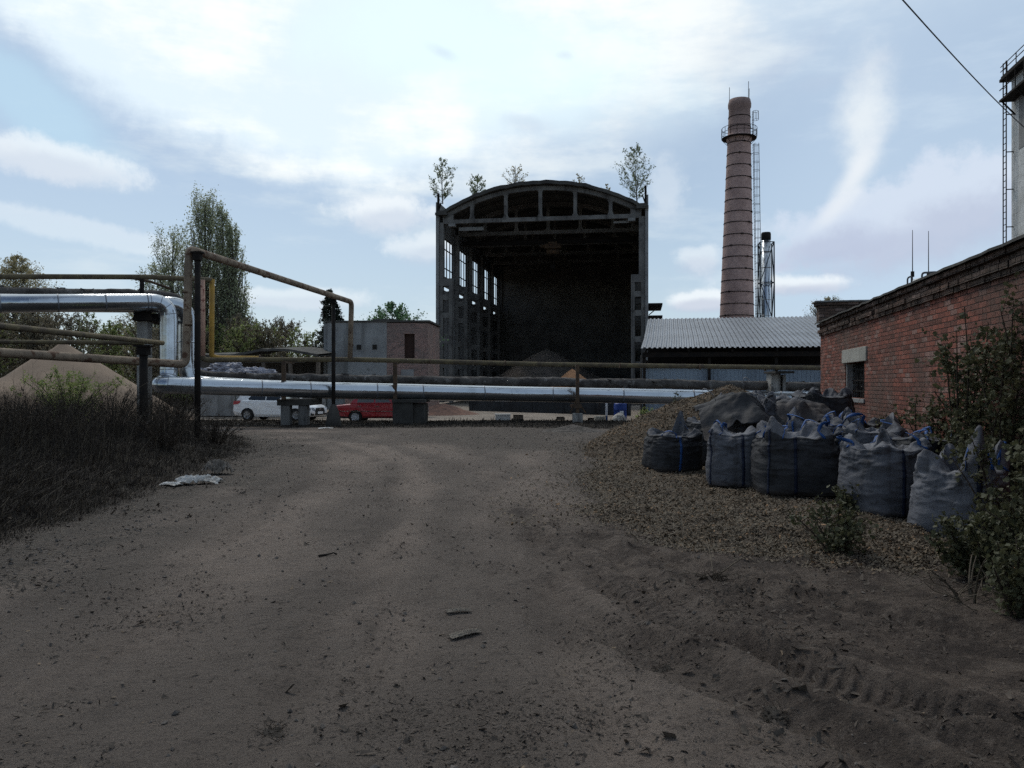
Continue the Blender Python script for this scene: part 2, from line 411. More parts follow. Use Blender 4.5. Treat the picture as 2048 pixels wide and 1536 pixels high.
M['twig'] = pmat('twig', (.06, .045, .032), (.04, .03, .022), 8, .9)
M['dry_twig'] = pmat('dry_twig', (.12, .098, .07), (.08, .065, .048), 8, .9)
M['weed_dark'] = leafmat('weed_dark', (.022, .018, .0155), (.03, .025, .02), .8, .1, .9)
M['weed_tan'] = leafmat('weed_tan', (.085, .07, .05), (.05, .041, .031), .8, .15, .8)
M['pebble'] = pmat('pebble', (.125, .108, .094), (.06, .052, .046), 14, .9, 0, .3, 80)
M['leaf_litter'] = leafmat('leaf_litter', (.075, .06, .048), (.04, .033, .027), 3, .05, .85)
M['chip_piece'] = leafmat('chip_piece', (.16, .118, .078), (.105, .08, .054), 6, .05, .85)
M['chip_grey'] = leafmat('chip_grey', (.135, .11, .08), (.075, .061, .046), 6, .05, .85)
M['chip_fresh'] = leafmat('chip_fresh', (.27, .165, .09), (.20, .125, .07), 3, .05, .85)
# ------------------------------------------------------------------ camera, sky, sun
cam = bpy.data.cameras.new('camera'); co = bpy.data.objects.new('camera', cam); col.objects.link(co)
co.location = (0, 0, EYE); co.rotation_euler = (R(90), 0, 0)
cam.sensor_width = 36; cam.lens = 36 * F / 2048; cam.clip_end = 6000; cam.clip_start = .05
scene.camera = co
SUN_AZ, SUN_EL = R(-28), R(52)          # azimuth clockwise from the view direction
sd = Vector((math.sin(SUN_AZ) * math.cos(SUN_EL), math.cos(SUN_AZ) * math.cos(SUN_EL), math.sin(SUN_EL)))
sun = bpy.data.lights.new('sun', 'SUN'); sun.energy = 1.35; sun.angle = R(12); sun.color = (1, .95, .88)
so = bpy.data.objects.new('sun', sun); col.objects.link(so); so.rotation_euler = sd.to_track_quat('Z', 'Y').to_euler()

def build_world():
    w = bpy.data.worlds.new('World'); scene.world = w; w.use_nodes = True
    t = NT(w.node_tree)
    sky = t.n('ShaderNodeTexSky', sky_type='NISHITA'); sky.sun_disc = False
    sky.sun_elevation = SUN_EL; sky.sun_rotation = SUN_AZ; sky.air_density = 1.0; sky.dust_density = .6; sky.ozone_density = 1.0
    d = t.coord('Generated')
    sp = t.n('ShaderNodeSeparateXYZ'); t.l(d, sp.inputs[0])
    az = t.math('ARCTAN2', sp.outputs[0], sp.outputs[1]); el = t.math('ARCSINE', sp.outputs[2])
    n1 = t.math('SUBTRACT', t.noise(d, 5, 7, .6), .5)
    n2 = t.math('SUBTRACT', t.noise(t.vmath('ADD', d, (3, 1, 7)), 16, 7, .62), .5)
    n4 = t.math('SUBTRACT', t.noise(t.vmath('ADD', d, (8, 2, 5)), 30, 8, .68), .5); st = t.scaled(d, (2.4, 2.4, 9)); n3 = t.math('SUBTRACT', t.noise(st, 2.0, 6, .6), .5)
    A = lambda px: math.atan((px - CX) / F)
    E = lambda px, py: math.atan((CY - py) / F * math.cos(A(px)))
    def blob(px, py, wx, wy, rot=0.0, warp=.5, fine=.35, lo=.25, hi=1.1, tiny=0.0):
        da = t.math('SUBTRACT', az, A(px)); de = t.math('SUBTRACT', el, E(px, py)); c, s = math.cos(R(rot)), math.sin(R(rot))
        u = t.math('ADD', t.math('MULTIPLY', da, c / (wx / F)), t.math('MULTIPLY', de, s / (wx / F)))
        v = t.math('ADD', t.math('MULTIPLY', da, -s / (wy / F)), t.math('MULTIPLY', de, c / (wy / F)))
        r = t.math('SQRT', t.math('ADD', t.math('MULTIPLY', u, u), t.math('MULTIPLY', v, v)))
        r = t.math('ADD', r, t.math('ADD', t.math('MULTIPLY', n1, warp * 2), t.math('MULTIPLY', n2, fine * 2)))
        if tiny: r = t.math('ADD', r, t.math('MULTIPLY', n4, tiny))
        return t.mr(r, lo, hi, 1, 0)
    # lower edge of the great bright veil as a curve over azimuth
    fc = t.n('ShaderNodeFloatCurve'); cu = fc.mapping.curves[0]
    pts = [(-600, 20), (-250, -40), (0, 90), (230, 262), (430, 330), (560, 372), (720, 402), (860, 400), (1000, 410), (1300, 400), (1500, 300), (1800, 160), (2100, 60), (2500, -50)]
    conv = [((A(p) + 1.2) / 2.4, (E(p, q) + .2) / 1.2) for p, q in pts]
    conv = [(0, .75)] + conv + [(1, .75)]
    while len(cu.points) < len(conv): cu.points.new(.5, .5)
    for p, (x, y) in zip(cu.points, conv): p.location = (x, y); p.handle_type = 'AUTO'
    fc.mapping.update(); t.l(t.math('MULTIPLY', t.math('ADD', az, 1.2), 1 / 2.4, None, True), fc.inputs['Value'])
    edge = t.math('SUBTRACT', t.math('MULTIPLY', fc.outputs[0], 1.2), .2)
    over = t.math('ADD', t.math('SUBTRACT', el, edge), t.math('ADD', t.math('MULTIPLY', n1, .07), t.math('ADD', t.math('MULTIPLY', n3, .05), t.math('ADD', t.math('MULTIPLY', n2, .04), t.math('MULTIPLY', n4, .025)))))
    soft = t.mr(az, A(760), A(1300), .05, .2)
    veil = t.math('MULTIPLY', t.mr(over, -.012, soft), t.mr(az, A(1150), A(1950), 1.0, .45))
    base = t.mix(.24, sky.outputs[0], (7.3, 8.6, 9.8))
    fr = t.mr(sp.outputs[1], -.45, .4)
    base = t.mix(fr, sky.outputs[0], base)
    hz = t.math('MULTIPLY', fr, t.mr(el, 0.0, .42, .56, .0))
    base = t.mix(hz, base, (5.9, 7.5, 9.1))
    # thin streaks over the blue part
    c = t.mix(t.mr(n3, -.02, .2, 0, .5), base, (8.4, 9.4, 10.0))
    c = t.mix(t.math('MULTIPLY', t.mr(az, A(1250), A(1750), 0, .75), t.mr(el, .02, .2, 1, .8)), c, (6.2, 7.8, 9.7))
    veil = t.math('MULTIPLY', veil, fr)
    bright = t.mix(t.mr(t.math('ADD', n1, n3), -.1, .22), (9.0, 10.4, 11.4), (11.4, 11.9, 11.8))
    c = t.mix(veil, c, bright)
    # bluish thinning inside the veil and grey flecks
    c = t.mix(blob(1000, 110, 420, 130, -8, .6, .3, .1, 1.2), c, (9.4, 11.4, 12.1))
    c = t.mix(t.math('MULTIPLY', blob(60, 205, 190, 75, -32, .5, .3), .6), c, (6.0, 8.6, 10.3))
    for q in ((1050, 245, 55, 18, -12), (1565, 130, 70, 24, 25), (1640, 165, 45, 18, 0), (885, 105, 40, 14, -20), (1130, 110, 30, 14, 0), (1745, 130, 45, 16, 30)):
        c = t.mix(t.math('MULTIPLY', blob(*q, .9, .9, .1, 1.2), .3), c, (5.6, 6.6, 8.3))
    # heaps of cumulus: grey body with a lit upper rim
    def cumulus(px, py, wx, wy, k=.85, rot=0.0, body=(7.0, 7.9, 9.2), rim=(10.2, 10.8, 11.2)):
        nonlocal c
        c = t.mix(t.math('MULTIPLY', blob(px, py - wy * .25, wx, wy, rot, .55, .8, .4, .95, .8), k), c, rim)
        c = t.mix(t.math('MULTIPLY', blob(px + wx * .06, py + wy * .3, wx * .9, wy * .75, rot, .5, .6, .25, 1.0, .5), k * .9), c, body)
    cumulus(95, 322, 155, 42, .7, -7)
    cumulus(765, 428, 120, 42, .85, 4)
    cumulus(860, 500, 95, 34, .55, 6, (6.4, 7.4, 8.8))
    cumulus(1850, 445, 330, 95, .85, 14, (5.6, 6.3, 8.0), (7.7, 8.6, 10.0))
    cumulus(1650, 480, 150, 60, .8, 8, (5.4, 6.1, 7.9), (7.3, 8.3, 9.8))
    cumulus(1590, 572, 130, 22, .8, 0, (6.2, 6.8, 8.2)); cumulus(1400, 605, 100, 22, .8, 0, (6.2, 6.8, 8.2)); cumulus(1330, 400, 60, 75, .3, 10, (8, 8.8, 9.8))
    cumulus(560, 600, 210, 24, .5, 0, (6.6, 7.6, 8.9)); cumulus(180, 470, 260, 26, .35, -9, (7.2, 8.6, 9.8)); cumulus(1390, 520, 70, 34, .5, 0, (6.0, 6.8, 8.3))
    # the comma shaped wisp
    c = t.mix(t.math('MULTIPLY', blob(1730, 230, 62, 135, -10, .5, .6, .0, 1.1, .5), .72), c, (10.2, 10.7, 10.9))
    c = t.mix(t.math('MULTIPLY', blob(1712, 345, 30, 110, -31, .3, .25, .0, 1.1), .85), c, (9.6, 10.1, 10.6))
    c = t.mix(t.math('MULTIPLY', blob(1662, 425, 18, 62, -49, .3, .25, .0, 1.1), .6), c, (9.0, 9.6, 10.3))
    bg = t.n('ShaderNodeBackground'); t.l(c, bg.inputs[0]); bg.inputs[1].default_value = .09
    t.l(bg.outputs[0], t.n('ShaderNodeOutputWorld').inputs[0])
build_world()
vs = scene.view_settings; vs.view_transform = 'Standard'; vs.look = 'None'; vs.gamma = 1; vs.use_curve_mapping = False; vs.exposure = 0.0
scene.cycles.max_bounces = 5; scene.cycles.adaptive_threshold = .02; scene.cycles.use_denoising = False; scene.cycles.sample_clamp_indirect = 6

# ------------------------------------------------------------------ ground
VERGE = [(-5.0, -6), (-4.9, 4), (-5.05, 7.9), (-5.1, 9.4), (-5.3, 12.4), (-5.6, 15.3), (-6.2, 19), (-6.9, 21.5), (-8.3, 24.3), (-10.5, 26.2), (-14, 27.6), (-60, 28), (-60, -6)]
STRIP = [(-60, 30.2), (-12, 30.0), (-8, 29.3), (-4, 28.9), (-1, 29.8), (.6, 29.2), (4.2, 28.2), (5.6, 30), (6.2, 34.5), (-2, 35.0), (-12, 35.4), (-60, 36)]
CHIPS = [(1.6, 15.6), (.95, 12.4), (.95, 10.6), (1.1, 9.1), (1.5, 8.15), (2.0, 7.55), (2.7, 7.05), (3.4, 7.0), (4.1, 7.4), (5.7, 8.8), (6.3, 12), (7.3, 18), (7.6, 22), (5.0, 24.5), (2.9, 23.0), (2.1, 20.5), (1.9, 18)]
TRACKS = [[(.15, 10), (.33, 7.2), (.95, 5.5), (2.3, 3.8), (3.6, 2.9)], [(.85, 8.4), (.95, 6.9), (1.5, 4.6), (2.3, 3.0)], [(-.5, 14), (-.05, 9), (.15, 6.2), (.42, 4.0), (.8, 2.2)], [(-2.4, 16), (-1.5, 10), (-1.25, 6), (-1.1, 2.5)], [(-5, 22), (-3.6, 15), (-2.9, 9), (-2.8, 4), (-2.7, 2)], [(1.3, 7.6), (2.0, 6.1), (3.4, 4.7), (4.8, 3.9)], [(.55, 7.9), (.75, 6.6), (1.25, 5.1), (2.0, 4.0), (3.2, 3.1)], [(.3, 6.4), (.7, 5.0), (1.3, 3.9), (2.1, 2.9)]]
HEAPC = (4.9, 18.0)
WHEELS = [[(-.9, 1.5), (-1.0, 6), (-1.3, 11), (-2.0, 16), (-3.6, 20.5), (-6.5, 24.6), (-11, 27.5), (-20, 29)], [(.55, 1.5), (.35, 6), (.0, 11), (-.6, 16), (-2.2, 21), (-5.4, 26), (-10, 28.6), (-20, 29.6)], [(-2.9, 2), (-2.6, 7), (-2.7, 12), (-3.3, 17), (-4.8, 21), (-8, 25.2), (-13, 28.2)], [(-4.0, 2), (-3.9, 8), (-4.2, 13), (-5.2, 18), (-7.2, 22.5)], [(.9, 2), (.7, 7), (.45, 12), (.6, 18), (1.6, 24), (3.8, 30)], [(3.6, 2.6), (2.2, 4.0), (1.1, 5.8), (.5, 8.5), (.2, 13)], [(2.6, 2.4), (1.6, 4.2), (.95, 6), (.6, 9)]]
def heap_h(x, y):
    # woodchip bank behind the bags, elongated along the brick wall
    u = (x - HEAPC[0]) * .98 + (y - HEAPC[1]) * -.2; v = (x - HEAPC[0]) * .2 + (y - HEAPC[1]) * .98
    r = np.hypot(u / 3.6, v / np.where(v < 0, 2.4, 4.4))
    return 1.5 * np.clip(1 - r, 0, 1) ** .92
def chip_h(x, y):
    x = np.asarray(x, float); y = np.asarray(y, float)
    d = poly_sdf(x, y, CHIPS) + fbm(x * .9, y * .9, 0, 3, 5) * .9
    lump = .10 * sstep(0, .8, -d) * (.45 + 2.2 * np.abs(fbm(x * .8, y * 1.3, 0, 3, 9)))
    lump = lump + .07 * sstep(.0, .5, -d) * np.clip(fbm(x * 1.7, y * 2.2, 0, 3, 19) * 2.2, 0, 1)
    return np.where(d < 0, lump + heap_h(x, y), -.03)
def ground_h(x, y):
    x = np.asarray(x, float); y = np.asarray(y, float)
    near = 1 - sstep(25, 70, np.hypot(x, y))
    h = (.10 * fbm(x * .22, y * .22, 0, 3, 1) + .035 * fbm(x * 1.1, y * 1.1, 0, 4, 2)) * near
    v = poly_sdf(x, y, VERGE) + fbm(x * .8, y * .8, 0, 3, 3) * .5
    h = h + .34 * sstep(.1, -2.2, v) * near + .10 * sstep(.25, -.35, v) * np.clip(.5 + fbm(x * 2.6, y * 2.6, 0, 4, 4) * 2.5, 0, 1.6) * near * .5
    s = poly_sdf(x, y, STRIP) + fbm(x * .6, y * .6, 0, 3, 6) * .6
    h = h - .21 * sstep(34.3, 36.5, y) * (1 - sstep(60, 90, np.hypot(x, y)))
    h = h + .05 * sstep(.2, -.8, s) * (.6 + fbm(x * 2, y * 2, 0, 3, 7)) * near
    close = 1 - sstep(9, 16, y)
    for i, tr in enumerate(TRACKS):
        d, a = seg_dist(x, y, tr)
        d = np.abs(d + fbm(x * 1.3, y * 1.3, 0, 3, 20 + i) * .14)
        h = h - (.055 if i not in (2, 3, 4) else .026) * np.exp(-(d / .12) ** 2) + (.028 if i not in (2, 3, 4) else .012) * np.exp(-((d - .22) / .07) ** 2)
        if i in (0, 1, 2, 5, 6):
            patch = sstep(.0, .2, fbm(x * .8, y * .8, 0, 2, 40 + i) + .03)
            h = h + .010 * np.tanh(3 * np.sin(a * 2 * np.pi / .085 + d * 16)) * np.exp(-(d / .12) ** 4) * patch * close
    mud = sstep(.1, .9, x - .0 + .12 * (y - 5)) * (1 - sstep(8, 12, y))
    cl = np.clip(fbm(x * 4.2, y * 4.2, 0, 5, 11) * 2.2, -.6, 1)
    h = h + (.012 + .020 * mud) * cl * near
    h = h + .05 * np.clip(fbm(x * 1.9, y * 3.2, 0, 4, 12) - .16, 0, 1) * mud * near * 3
    return h

def build_ground():
    th = np.concatenate([np.linspace(-52, 52, 1000), np.linspace(52, 308, 90)[1:-1]]); th = np.radians(th)
    r = [.35]
    while r[-1] < 1.9: r.append(r[-1] * 1.08)
    while r[-1] < 11: r.append(r[-1] * 1.0042)
    while r[-1] < 34: r.append(r[-1] * 1.0072)
    while r[-1] < 110: r.append(r[-1] * 1.03)
    while r[-1] < 3500: r.append(r[-1] * 1.22)
    r = np.array(r)
    X = r[:, None] * np.sin(th)[None]; Y = r[:, None] * np.cos(th)[None]
    Z = ground_h(X.ravel(), Y.ravel()).reshape(X.shape)
    b = MB(); k, n = X.shape
    b.grid(np.stack([X, Y, Z], -1), 0, True, close=True)
    b.add([[0, 0, 0]], np.zeros((0, 3), int))
    c = b.n - 1; j = np.arange(n)
    b.f.setdefault(3, []).append((np.stack([np.full(n, c), (j + 1) % n, j], 1), 0, True))
    # masks of what the ground is made of
    x, y = X.ravel(), Y.ravel()
    wob = fbm(x * 1.2, y * 1.2, 0, 4, 31)
    vd = poly_sdf(x, y, VERGE) + wob * .8
    verge = sstep(.15, -.25, vd)
    sp = sstep(.2, -.4, poly_sdf(x, y, STRIP) + wob * 1.0)
    gravel = sstep(2.3, .2, vd + wob * 1.6) * (1 - verge) + .8 * sstep(.8, -.2, np.hypot((x - 1.2) / 3.4, (y - 24.5) / 4.5) - 1 + wob * .8)
    mud = sstep(-.2, 1.0, x - .15 + .16 * (y - 5.5) + wob * 1.6) * (1 - sstep(8.5, 11.5, y + wob * 2))
    yard = sstep(34, 36.5, y + wob) * (1 - sstep(120, 300, np.hypot(x, y)))
    wear = np.zeros(x.shape)
    for i, tr in enumerate(WHEELS):
        d, a_ = seg_dist(x, y, tr); d = d + fbm(x * .55, y * .4, 0, 4, 60 + i) * 1.3
        wear = np.maximum(wear, np.exp(-(d / (.26 + .12 * (i % 3))) ** 2) * (.12 + 1.0 * np.clip(.42 + fbm(x * .55, y * .35, 0, 4, 70 + i) * 2.6, 0, 1)))
    damp = np.zeros(x.shape); lug = np.zeros(x.shape); sel = (y > 1.5) & (y < 17) & (np.abs(x) < 9); xs_, ys_ = x[sel], y[sel]; dm, lg = np.zeros(xs_.shape), np.zeros(xs_.shape)
    for i, tr in enumerate(TRACKS):
        d, a_ = seg_dist(xs_, ys_, tr); d = np.abs(d + fbm(xs_ * 1.3, ys_ * 1.3, 0, 3, 20 + i) * .14)
        pt = np.clip(.35 + 2.2 * fbm(xs_ * .9, ys_ * .9, 0, 3, 140 + i), 0, 1) * (1 if i not in (2, 3, 4) else .6)
        dm = np.maximum(dm, np.exp(-(d / .14) ** 4) * pt)
        lg = np.maximum(lg, np.exp(-(d / .13) ** 6) * pt * (np.sin(a_ * 2 * np.pi / .085 + d * 26) > .25) * (1 - sstep(7, 12, ys_)))
    damp[sel] = dm; lug[sel] = lg
    Cc = np.zeros((b.n, 4), np.float32); Cc[:-1, 0] = np.maximum(verge, sp); Cc[:-1, 1] = np.clip(gravel, 0, 1); Cc[:-1, 2] = mud; Cc[:-1, 3] = yard
    m, t = newmat('dirt'); v = t.coord()
    at_ = t.n('ShaderNodeAttribute', attribute_name='zone'); rgb = t.n('ShaderNodeSeparateColor'); t.l(at_.outputs[0], rgb.inputs[0])
    big = t.noise(v, .45, 6, .62); mid = t.noise(v, 2.6, 8, .7); fine = t.noise(v, 17, 8, .75); grit = t.noise(v, 70, 5, .75)
    road = t.mix(t.mr(big, .36, .64), (.19, .158, .135), (.140, .117, .101))
    road = t.mix(t.mr(mid, .5, .64, 0, .6), road, (.072, .061, .053))
    stv = t.n('ShaderNodeMapping'); stv.inputs['Rotation'].default_value = (0, 0, R(-14)); stv.inputs['Scale'].default_value = (1.6, .32, 1); t.l(v, stv.inputs['Vector'])
    drag = t.noise(stv.outputs[0], 1.3, 7, .65); road = t.mix(t.mr(drag, .5, .66, 0, .75), road, (.075, .06, .051)); road = t.mix(t.mr(drag, .46, .34, 0, .55), road, (.178, .147, .122))
    wr = t.n('ShaderNodeAttribute', attribute_name='wear').outputs['Fac']
    road = t.mix(t.math('MULTIPLY', t.math('SUBTRACT', 1.0, wr, None, True), .34), road, t.mix(t.mr(fine, .4, .62), (.064, .054, .046), (.14, .114, .095)))
    road = t.mix(t.math('MULTIPLY', wr, t.mr(mid, .3, .6, .15, .6)), road, (.215, .172, .142))
    mudc = t.mix(t.mr(mid, .4, .6), (.105, .082, .066), (.058, .046, .039))
    wr = t.n('ShaderNodeAttribute', attribute_name='wear').outputs['Fac']
    road = t.mix(t.math('MULTIPLY', t.math('SUBTRACT', 1.0, wr, None, True), .34), road, t.mix(t.mr(fine, .4, .62), (.064, .054, .046), (.14, .114, .095)))
    road = t.mix(t.math('MULTIPLY', wr, t.mr(mid, .3, .6, .15, .6)), road, (.215, .172, .142))
    mudc = t.mix(t.mr(fine, .55, .7, 0, .7), mudc, (.03, .026, .023))
    mudc = t.mix(t.math('MULTIPLY', wr, .6), mudc, (.15, .122, .102))
    grav = t.mix(t.mr(fine, .42, .6), (.055, .048, .042), (.135, .115, .096))
    soil = t.mix(t.mr(mid, .4, .65), (.020, .017, .014), (.034, .028, .022))
    yardc = t.mix(t.mr(t.noise(v, .25, 6, .6), .35, .65), (.30, .255, .21), (.21, .18, .15))
    c = t.mix(t.math('MULTIPLY', rgb.outputs[2], t.mr(mid, .34, .52, .45, 1)), road, mudc)
    c = t.mix(t.math('MULTIPLY', rgb.outputs[1], t.mr(mid, .36, .52, .2, 1)), c, grav)
    c = t.mix(t.math('MULTIPLY', t.n('ShaderNodeAttribute', attribute_name='damp').outputs['Fac'], .55), c, (.045, .037, .032))
    c = t.mix(t.math('MULTIPLY', t.n('ShaderNodeAttribute', attribute_name='lug').outputs['Fac'], .5), c, (.135, .11, .093))
    c = t.mix(at_.outputs['Alpha'], c, yardc)
    c = t.mix(rgb.outputs[0], c, soil)
    c = t.mix(t.mr(fine, .52, .62, 0, .5), c, (.05, .042, .037))
    c = t.mix(t.mr(fine, .47, .38, 0, .35), c, (.2, .165, .138))
    c = t.mix(t.mr(grit, .54, .66, 0, .75), c, (.022, .019, .017))
    c = t.mix(t.mr(t.noise(t.vmath('ADD', v, (4, 4, 4)), 60, 3, .6), .66, .74, 0, .5), c, (.26, .22, .18))
    vo = t.n('ShaderNodeTexVoronoi'); t.l(v, vo.inputs['Vector']); vo.inputs['Scale'].default_value = 24
    h = t.math('ADD', t.math('MULTIPLY', fine, .7), t.math('ADD', t.math('MULTIPLY', grit, .25), t.math('MULTIPLY', mid, .8)))
    h = t.math('SUBTRACT', h, t.math('MULTIPLY', vo.outputs['Distance'], t.mr(rgb.outputs[1], 0, 1, .1, .6)))
    t.out(t.bsdf(c, .95, 0, t.bump(h, 1.0, .06), .12))
    o = b.build('ground', m); tag(o, kind='structure')
    a = o.data.color_attributes.new('zone', 'FLOAT_COLOR', 'POINT'); a.data.foreach_set('color', Cc.ravel())
    a = o.data.attributes.new('wear', 'FLOAT', 'POINT'); a.data.foreach_set('value', np.append(np.clip(wear, 0, 1), 0).astype(np.float32))
    for nm_, ar in (('damp', damp), ('lug', lug)): a = o.data.attributes.new(nm_, 'FLOAT', 'POINT'); a.data.foreach_set('value', np.append(np.clip(ar, 0, 1), 0).astype(np.float32))
build_ground()
gz = lambda x, y: float(ground_h(np.array([x]), np.array([y]))[0])

def scatter(n, sizes, pts_fn, kind='quad', flat=.25, seed=1):
    """n little pieces: returns verts, faces"""
    g = np.random.default_rng(seed)
    P, s = pts_fn(g, n)
    n = len(P)
    if np.isscalar(s): s = np.full(n, s)
    if kind == 'stone':
        base = np.array([[1, 0, 0], [-1, 0, 0], [0, 1, 0], [0, -1, 0], [0, 0, .7], [0, 0, -.7]]); fc = np.array([[0, 2, 4], [2, 1, 4], [1, 3, 4], [3, 0, 4], [2, 0, 5], [1, 2, 5], [3, 1, 5], [0, 3, 5]])
    else:
        base = np.array([[-1, -.38, 0], [1, -.3, .12], [.9, .36, 0], [-.85, .3, .16]]); fc = np.array([[0, 1, 2, 3]])
    V = base[None] * (s[:, None, None]) * g.uniform(.6, 1.25, (n, 1, 3))
    V = V + g.normal(0, .12, V.shape) * s[:, None, None]
    a = g.uniform(0, 2 * np.pi, n); tx, ty = g.normal(0, flat, n), g.normal(0, flat, n)
    ca, sa = np.cos(a)[:, None], np.sin(a)[:, None]
    x, y, z = V[..., 0], V[..., 1], V[..., 2]
    z = z + x * tx[:, None] + y * ty[:, None]
    V = np.stack([x * ca - y * sa, x * sa + y * ca, z], -1) + P[:, None]
    Fc = (fc[None] + (np.arange(n) * len(base))[:, None, None]).reshape(-1, fc.shape[1])
    return V.reshape(-1, 3), Fc

def in_view(g, n, r0, r1, a0=-40, a1=40, p=1.0):
    r = r0 * (r1 / r0) ** (g.random(n) ** p); a = np.radians(g.uniform(a0, a1, n))
    return r * np.sin(a), r * np.cos(a)

# loose stones, dead leaves and clods lying on the dirt
def f_stone(g, n):
    x, y = in_view(g, n, 2.4, 30, -40, 30)
    vd = poly_sdf(x, y, VERGE); w = np.clip(.07 + .9 * np.exp(-((vd - .9) / .8) ** 2), 0, 1) * (poly_sdf(x, y, CHIPS) > 0) * (vd > -.2)
    w = np.maximum(w, .8 * np.exp(-(np.hypot((x - 1.5) / 3, (y - 25) / 4)) ** 2)) * (.05 + 2.6 * np.clip(fbm(x * .9, y * .9, 0, 4, 77) + .12, 0, 1))
    k = g.random(n) < w; x, y = x[k], y[k]; s = .005 + .013 * g.random(len(x)) ** 3 * (1 + y * .05)
    return np.stack([x, y, ground_h(x, y) + s * .3], 1), s
b = MB(); b.add(*scatter(60000, 0, f_stone, 'stone', seed=3)); tag(b.build('pebbles', M['pebble']), kind='stuff')
def f_crumb(g, n):
    x, y = in_view(g, n, 2.2, 27, -40, 38)
    vd = poly_sdf(x, y, VERGE); c = np.clip(fbm(x * 1.3, y * 1.3, 0, 5, 81) * 3.2 + .10, 0, 1) + .06
    c = c * (.45 + .55 * np.clip(fbm(x * .35, y * .35, 0, 2, 82) * 3 + .5, 0, 1)) + .5 * sstep(.3, 1.6, x + .1 * (y - 4)) * (y < 9) * np.clip(fbm(x * 2, y * 2, 0, 4, 83) * 3 + .1, 0, 1)
    k = (g.random(n) < c) & (vd > -.1) & (poly_sdf(x, y, CHIPS) > -.2); x, y = x[k], y[k]; s = (.0035 + .011 * g.random(len(x)) ** 3.5) * (1 + .05 * y)
    return np.stack([x, y, ground_h(x, y) + s * .3], 1), s
b = MB(); b.add(*scatter(150000, 0, f_crumb, 'quad', .45, seed=8)); tag(b.build('dirt_crumbs', M['leaf_litter']), kind='stuff')
def f_leaf(g, n):
    x, y = in_view(g, n, 2.2, 26, -40, 38)
    vd = poly_sdf(x, y, VERGE); w = np.clip(.03 + 1.6 * np.exp(-((vd - .35) / .8) ** 2) + .35 * sstep(.2, 1.2, x) * (y < 9), 0, 1) * np.clip(.3 + 2.2 * fbm(x * 1.1, y * 1.1, 0, 4, 78), 0, 1)
    k = g.random(n) < w; x, y = x[k], y[k]; s = .012 + .024 * g.random(len(x)) ** 2
    return np.stack([x, y, ground_h(x, y) + .012], 1), s
b = MB(); b.add(*scatter(90000, 0, f_leaf, 'quad', .5, seed=4)); tag(b.build('dead_leaves', M['leaf_litter']), kind='stuff')
def f_bits(g, n):
    x, y = in_view(g, n, 2.2, 16, -38, 38); k = g.random(n) < np.clip(.2 + .9 * fbm(x * .9, y * .9, 0, 3, 79), 0, 1); x, y = x[k], y[k]
    s = .006 + .014 * g.random(len(x)) ** 3; return np.stack([x, y, ground_h(x, y) + .008], 1), s
b = MB(); b.add(*scatter(1500, 0, f_bits, 'quad', .3, seed=5)); tag(b.build('bark_crumbs', M['chip_piece']), kind='stuff')

# woodchips: a lumpy sheet and the loose chips on it
gx, gy = np.meshgrid(np.arange(.1, 8.1, .05), np.arange(6.6, 25, .05))
zz = ground_h(gx.ravel(), gy.ravel()) + chip_h(gx.ravel(), gy.ravel()) + .03 * fbm(gx.ravel() * 6, gy.ravel() * 6, 0, 3, 15) * (chip_h(gx.ravel(), gy.ravel()) > 0)
b = MB(); b.grid(np.stack([gx, gy, zz.reshape(gx.shape)], -1)); tag(b.build('wood_chips', M['chips']), kind='stuff')
def f_chip(g, n, spill=.0):
    r = 6.7 * (24.5 / 6.7) ** g.random(n); a = np.arctan2(g.uniform(-.3, 7.8, n) * (r / 15 + .35), r) ; x, y = r * np.sin(a), r * np.cos(a)
    d = poly_sdf(x, y, CHIPS) + fbm(x * .9, y * .9, 0, 3, 5) * .9
    k = g.random(n) < np.maximum(sstep(.5, -.1, d) ** 1.5, .16 * sstep(1.6, .2, d) * (y > 9)); x, y = x[k], y[k]
    s = g.uniform(.006, .019, len(x)) * (1 + .035 * y)
    return np.stack([x, y, ground_h(x, y) + np.maximum(chip_h(x, y), 0) + .012], 1), s
b = MB()
def f_old(g, n): P, s = f_chip(g, n); return P, s
def f_new(g, n): P, s = f_chip(g, n); k = g.random(len(P)) < .16 + sstep(.05, .3, heap_h(P[:, 0], P[:, 1]) - .15 * (P[:, 1] < 15)); return P[k], s[k]
for q, (nn, m_, fn) in enumerate(((150000, 1, f_old), (110000, 0, f_new), (40000, 2, f_new))):
    v_, f_ = scatter(nn, 0, fn, 'quad', .45, seed=11 + q); b.add(v_, f_, m_)
tag(b.build('loose_chips', [M['chip_piece'], M['chip_grey'], M['chip_fresh']]), kind='stuff')
def top_z(x, y):
    return gz(x, y) + max(0, float(chip_h(np.array([x]), np.array([y]))[0]))

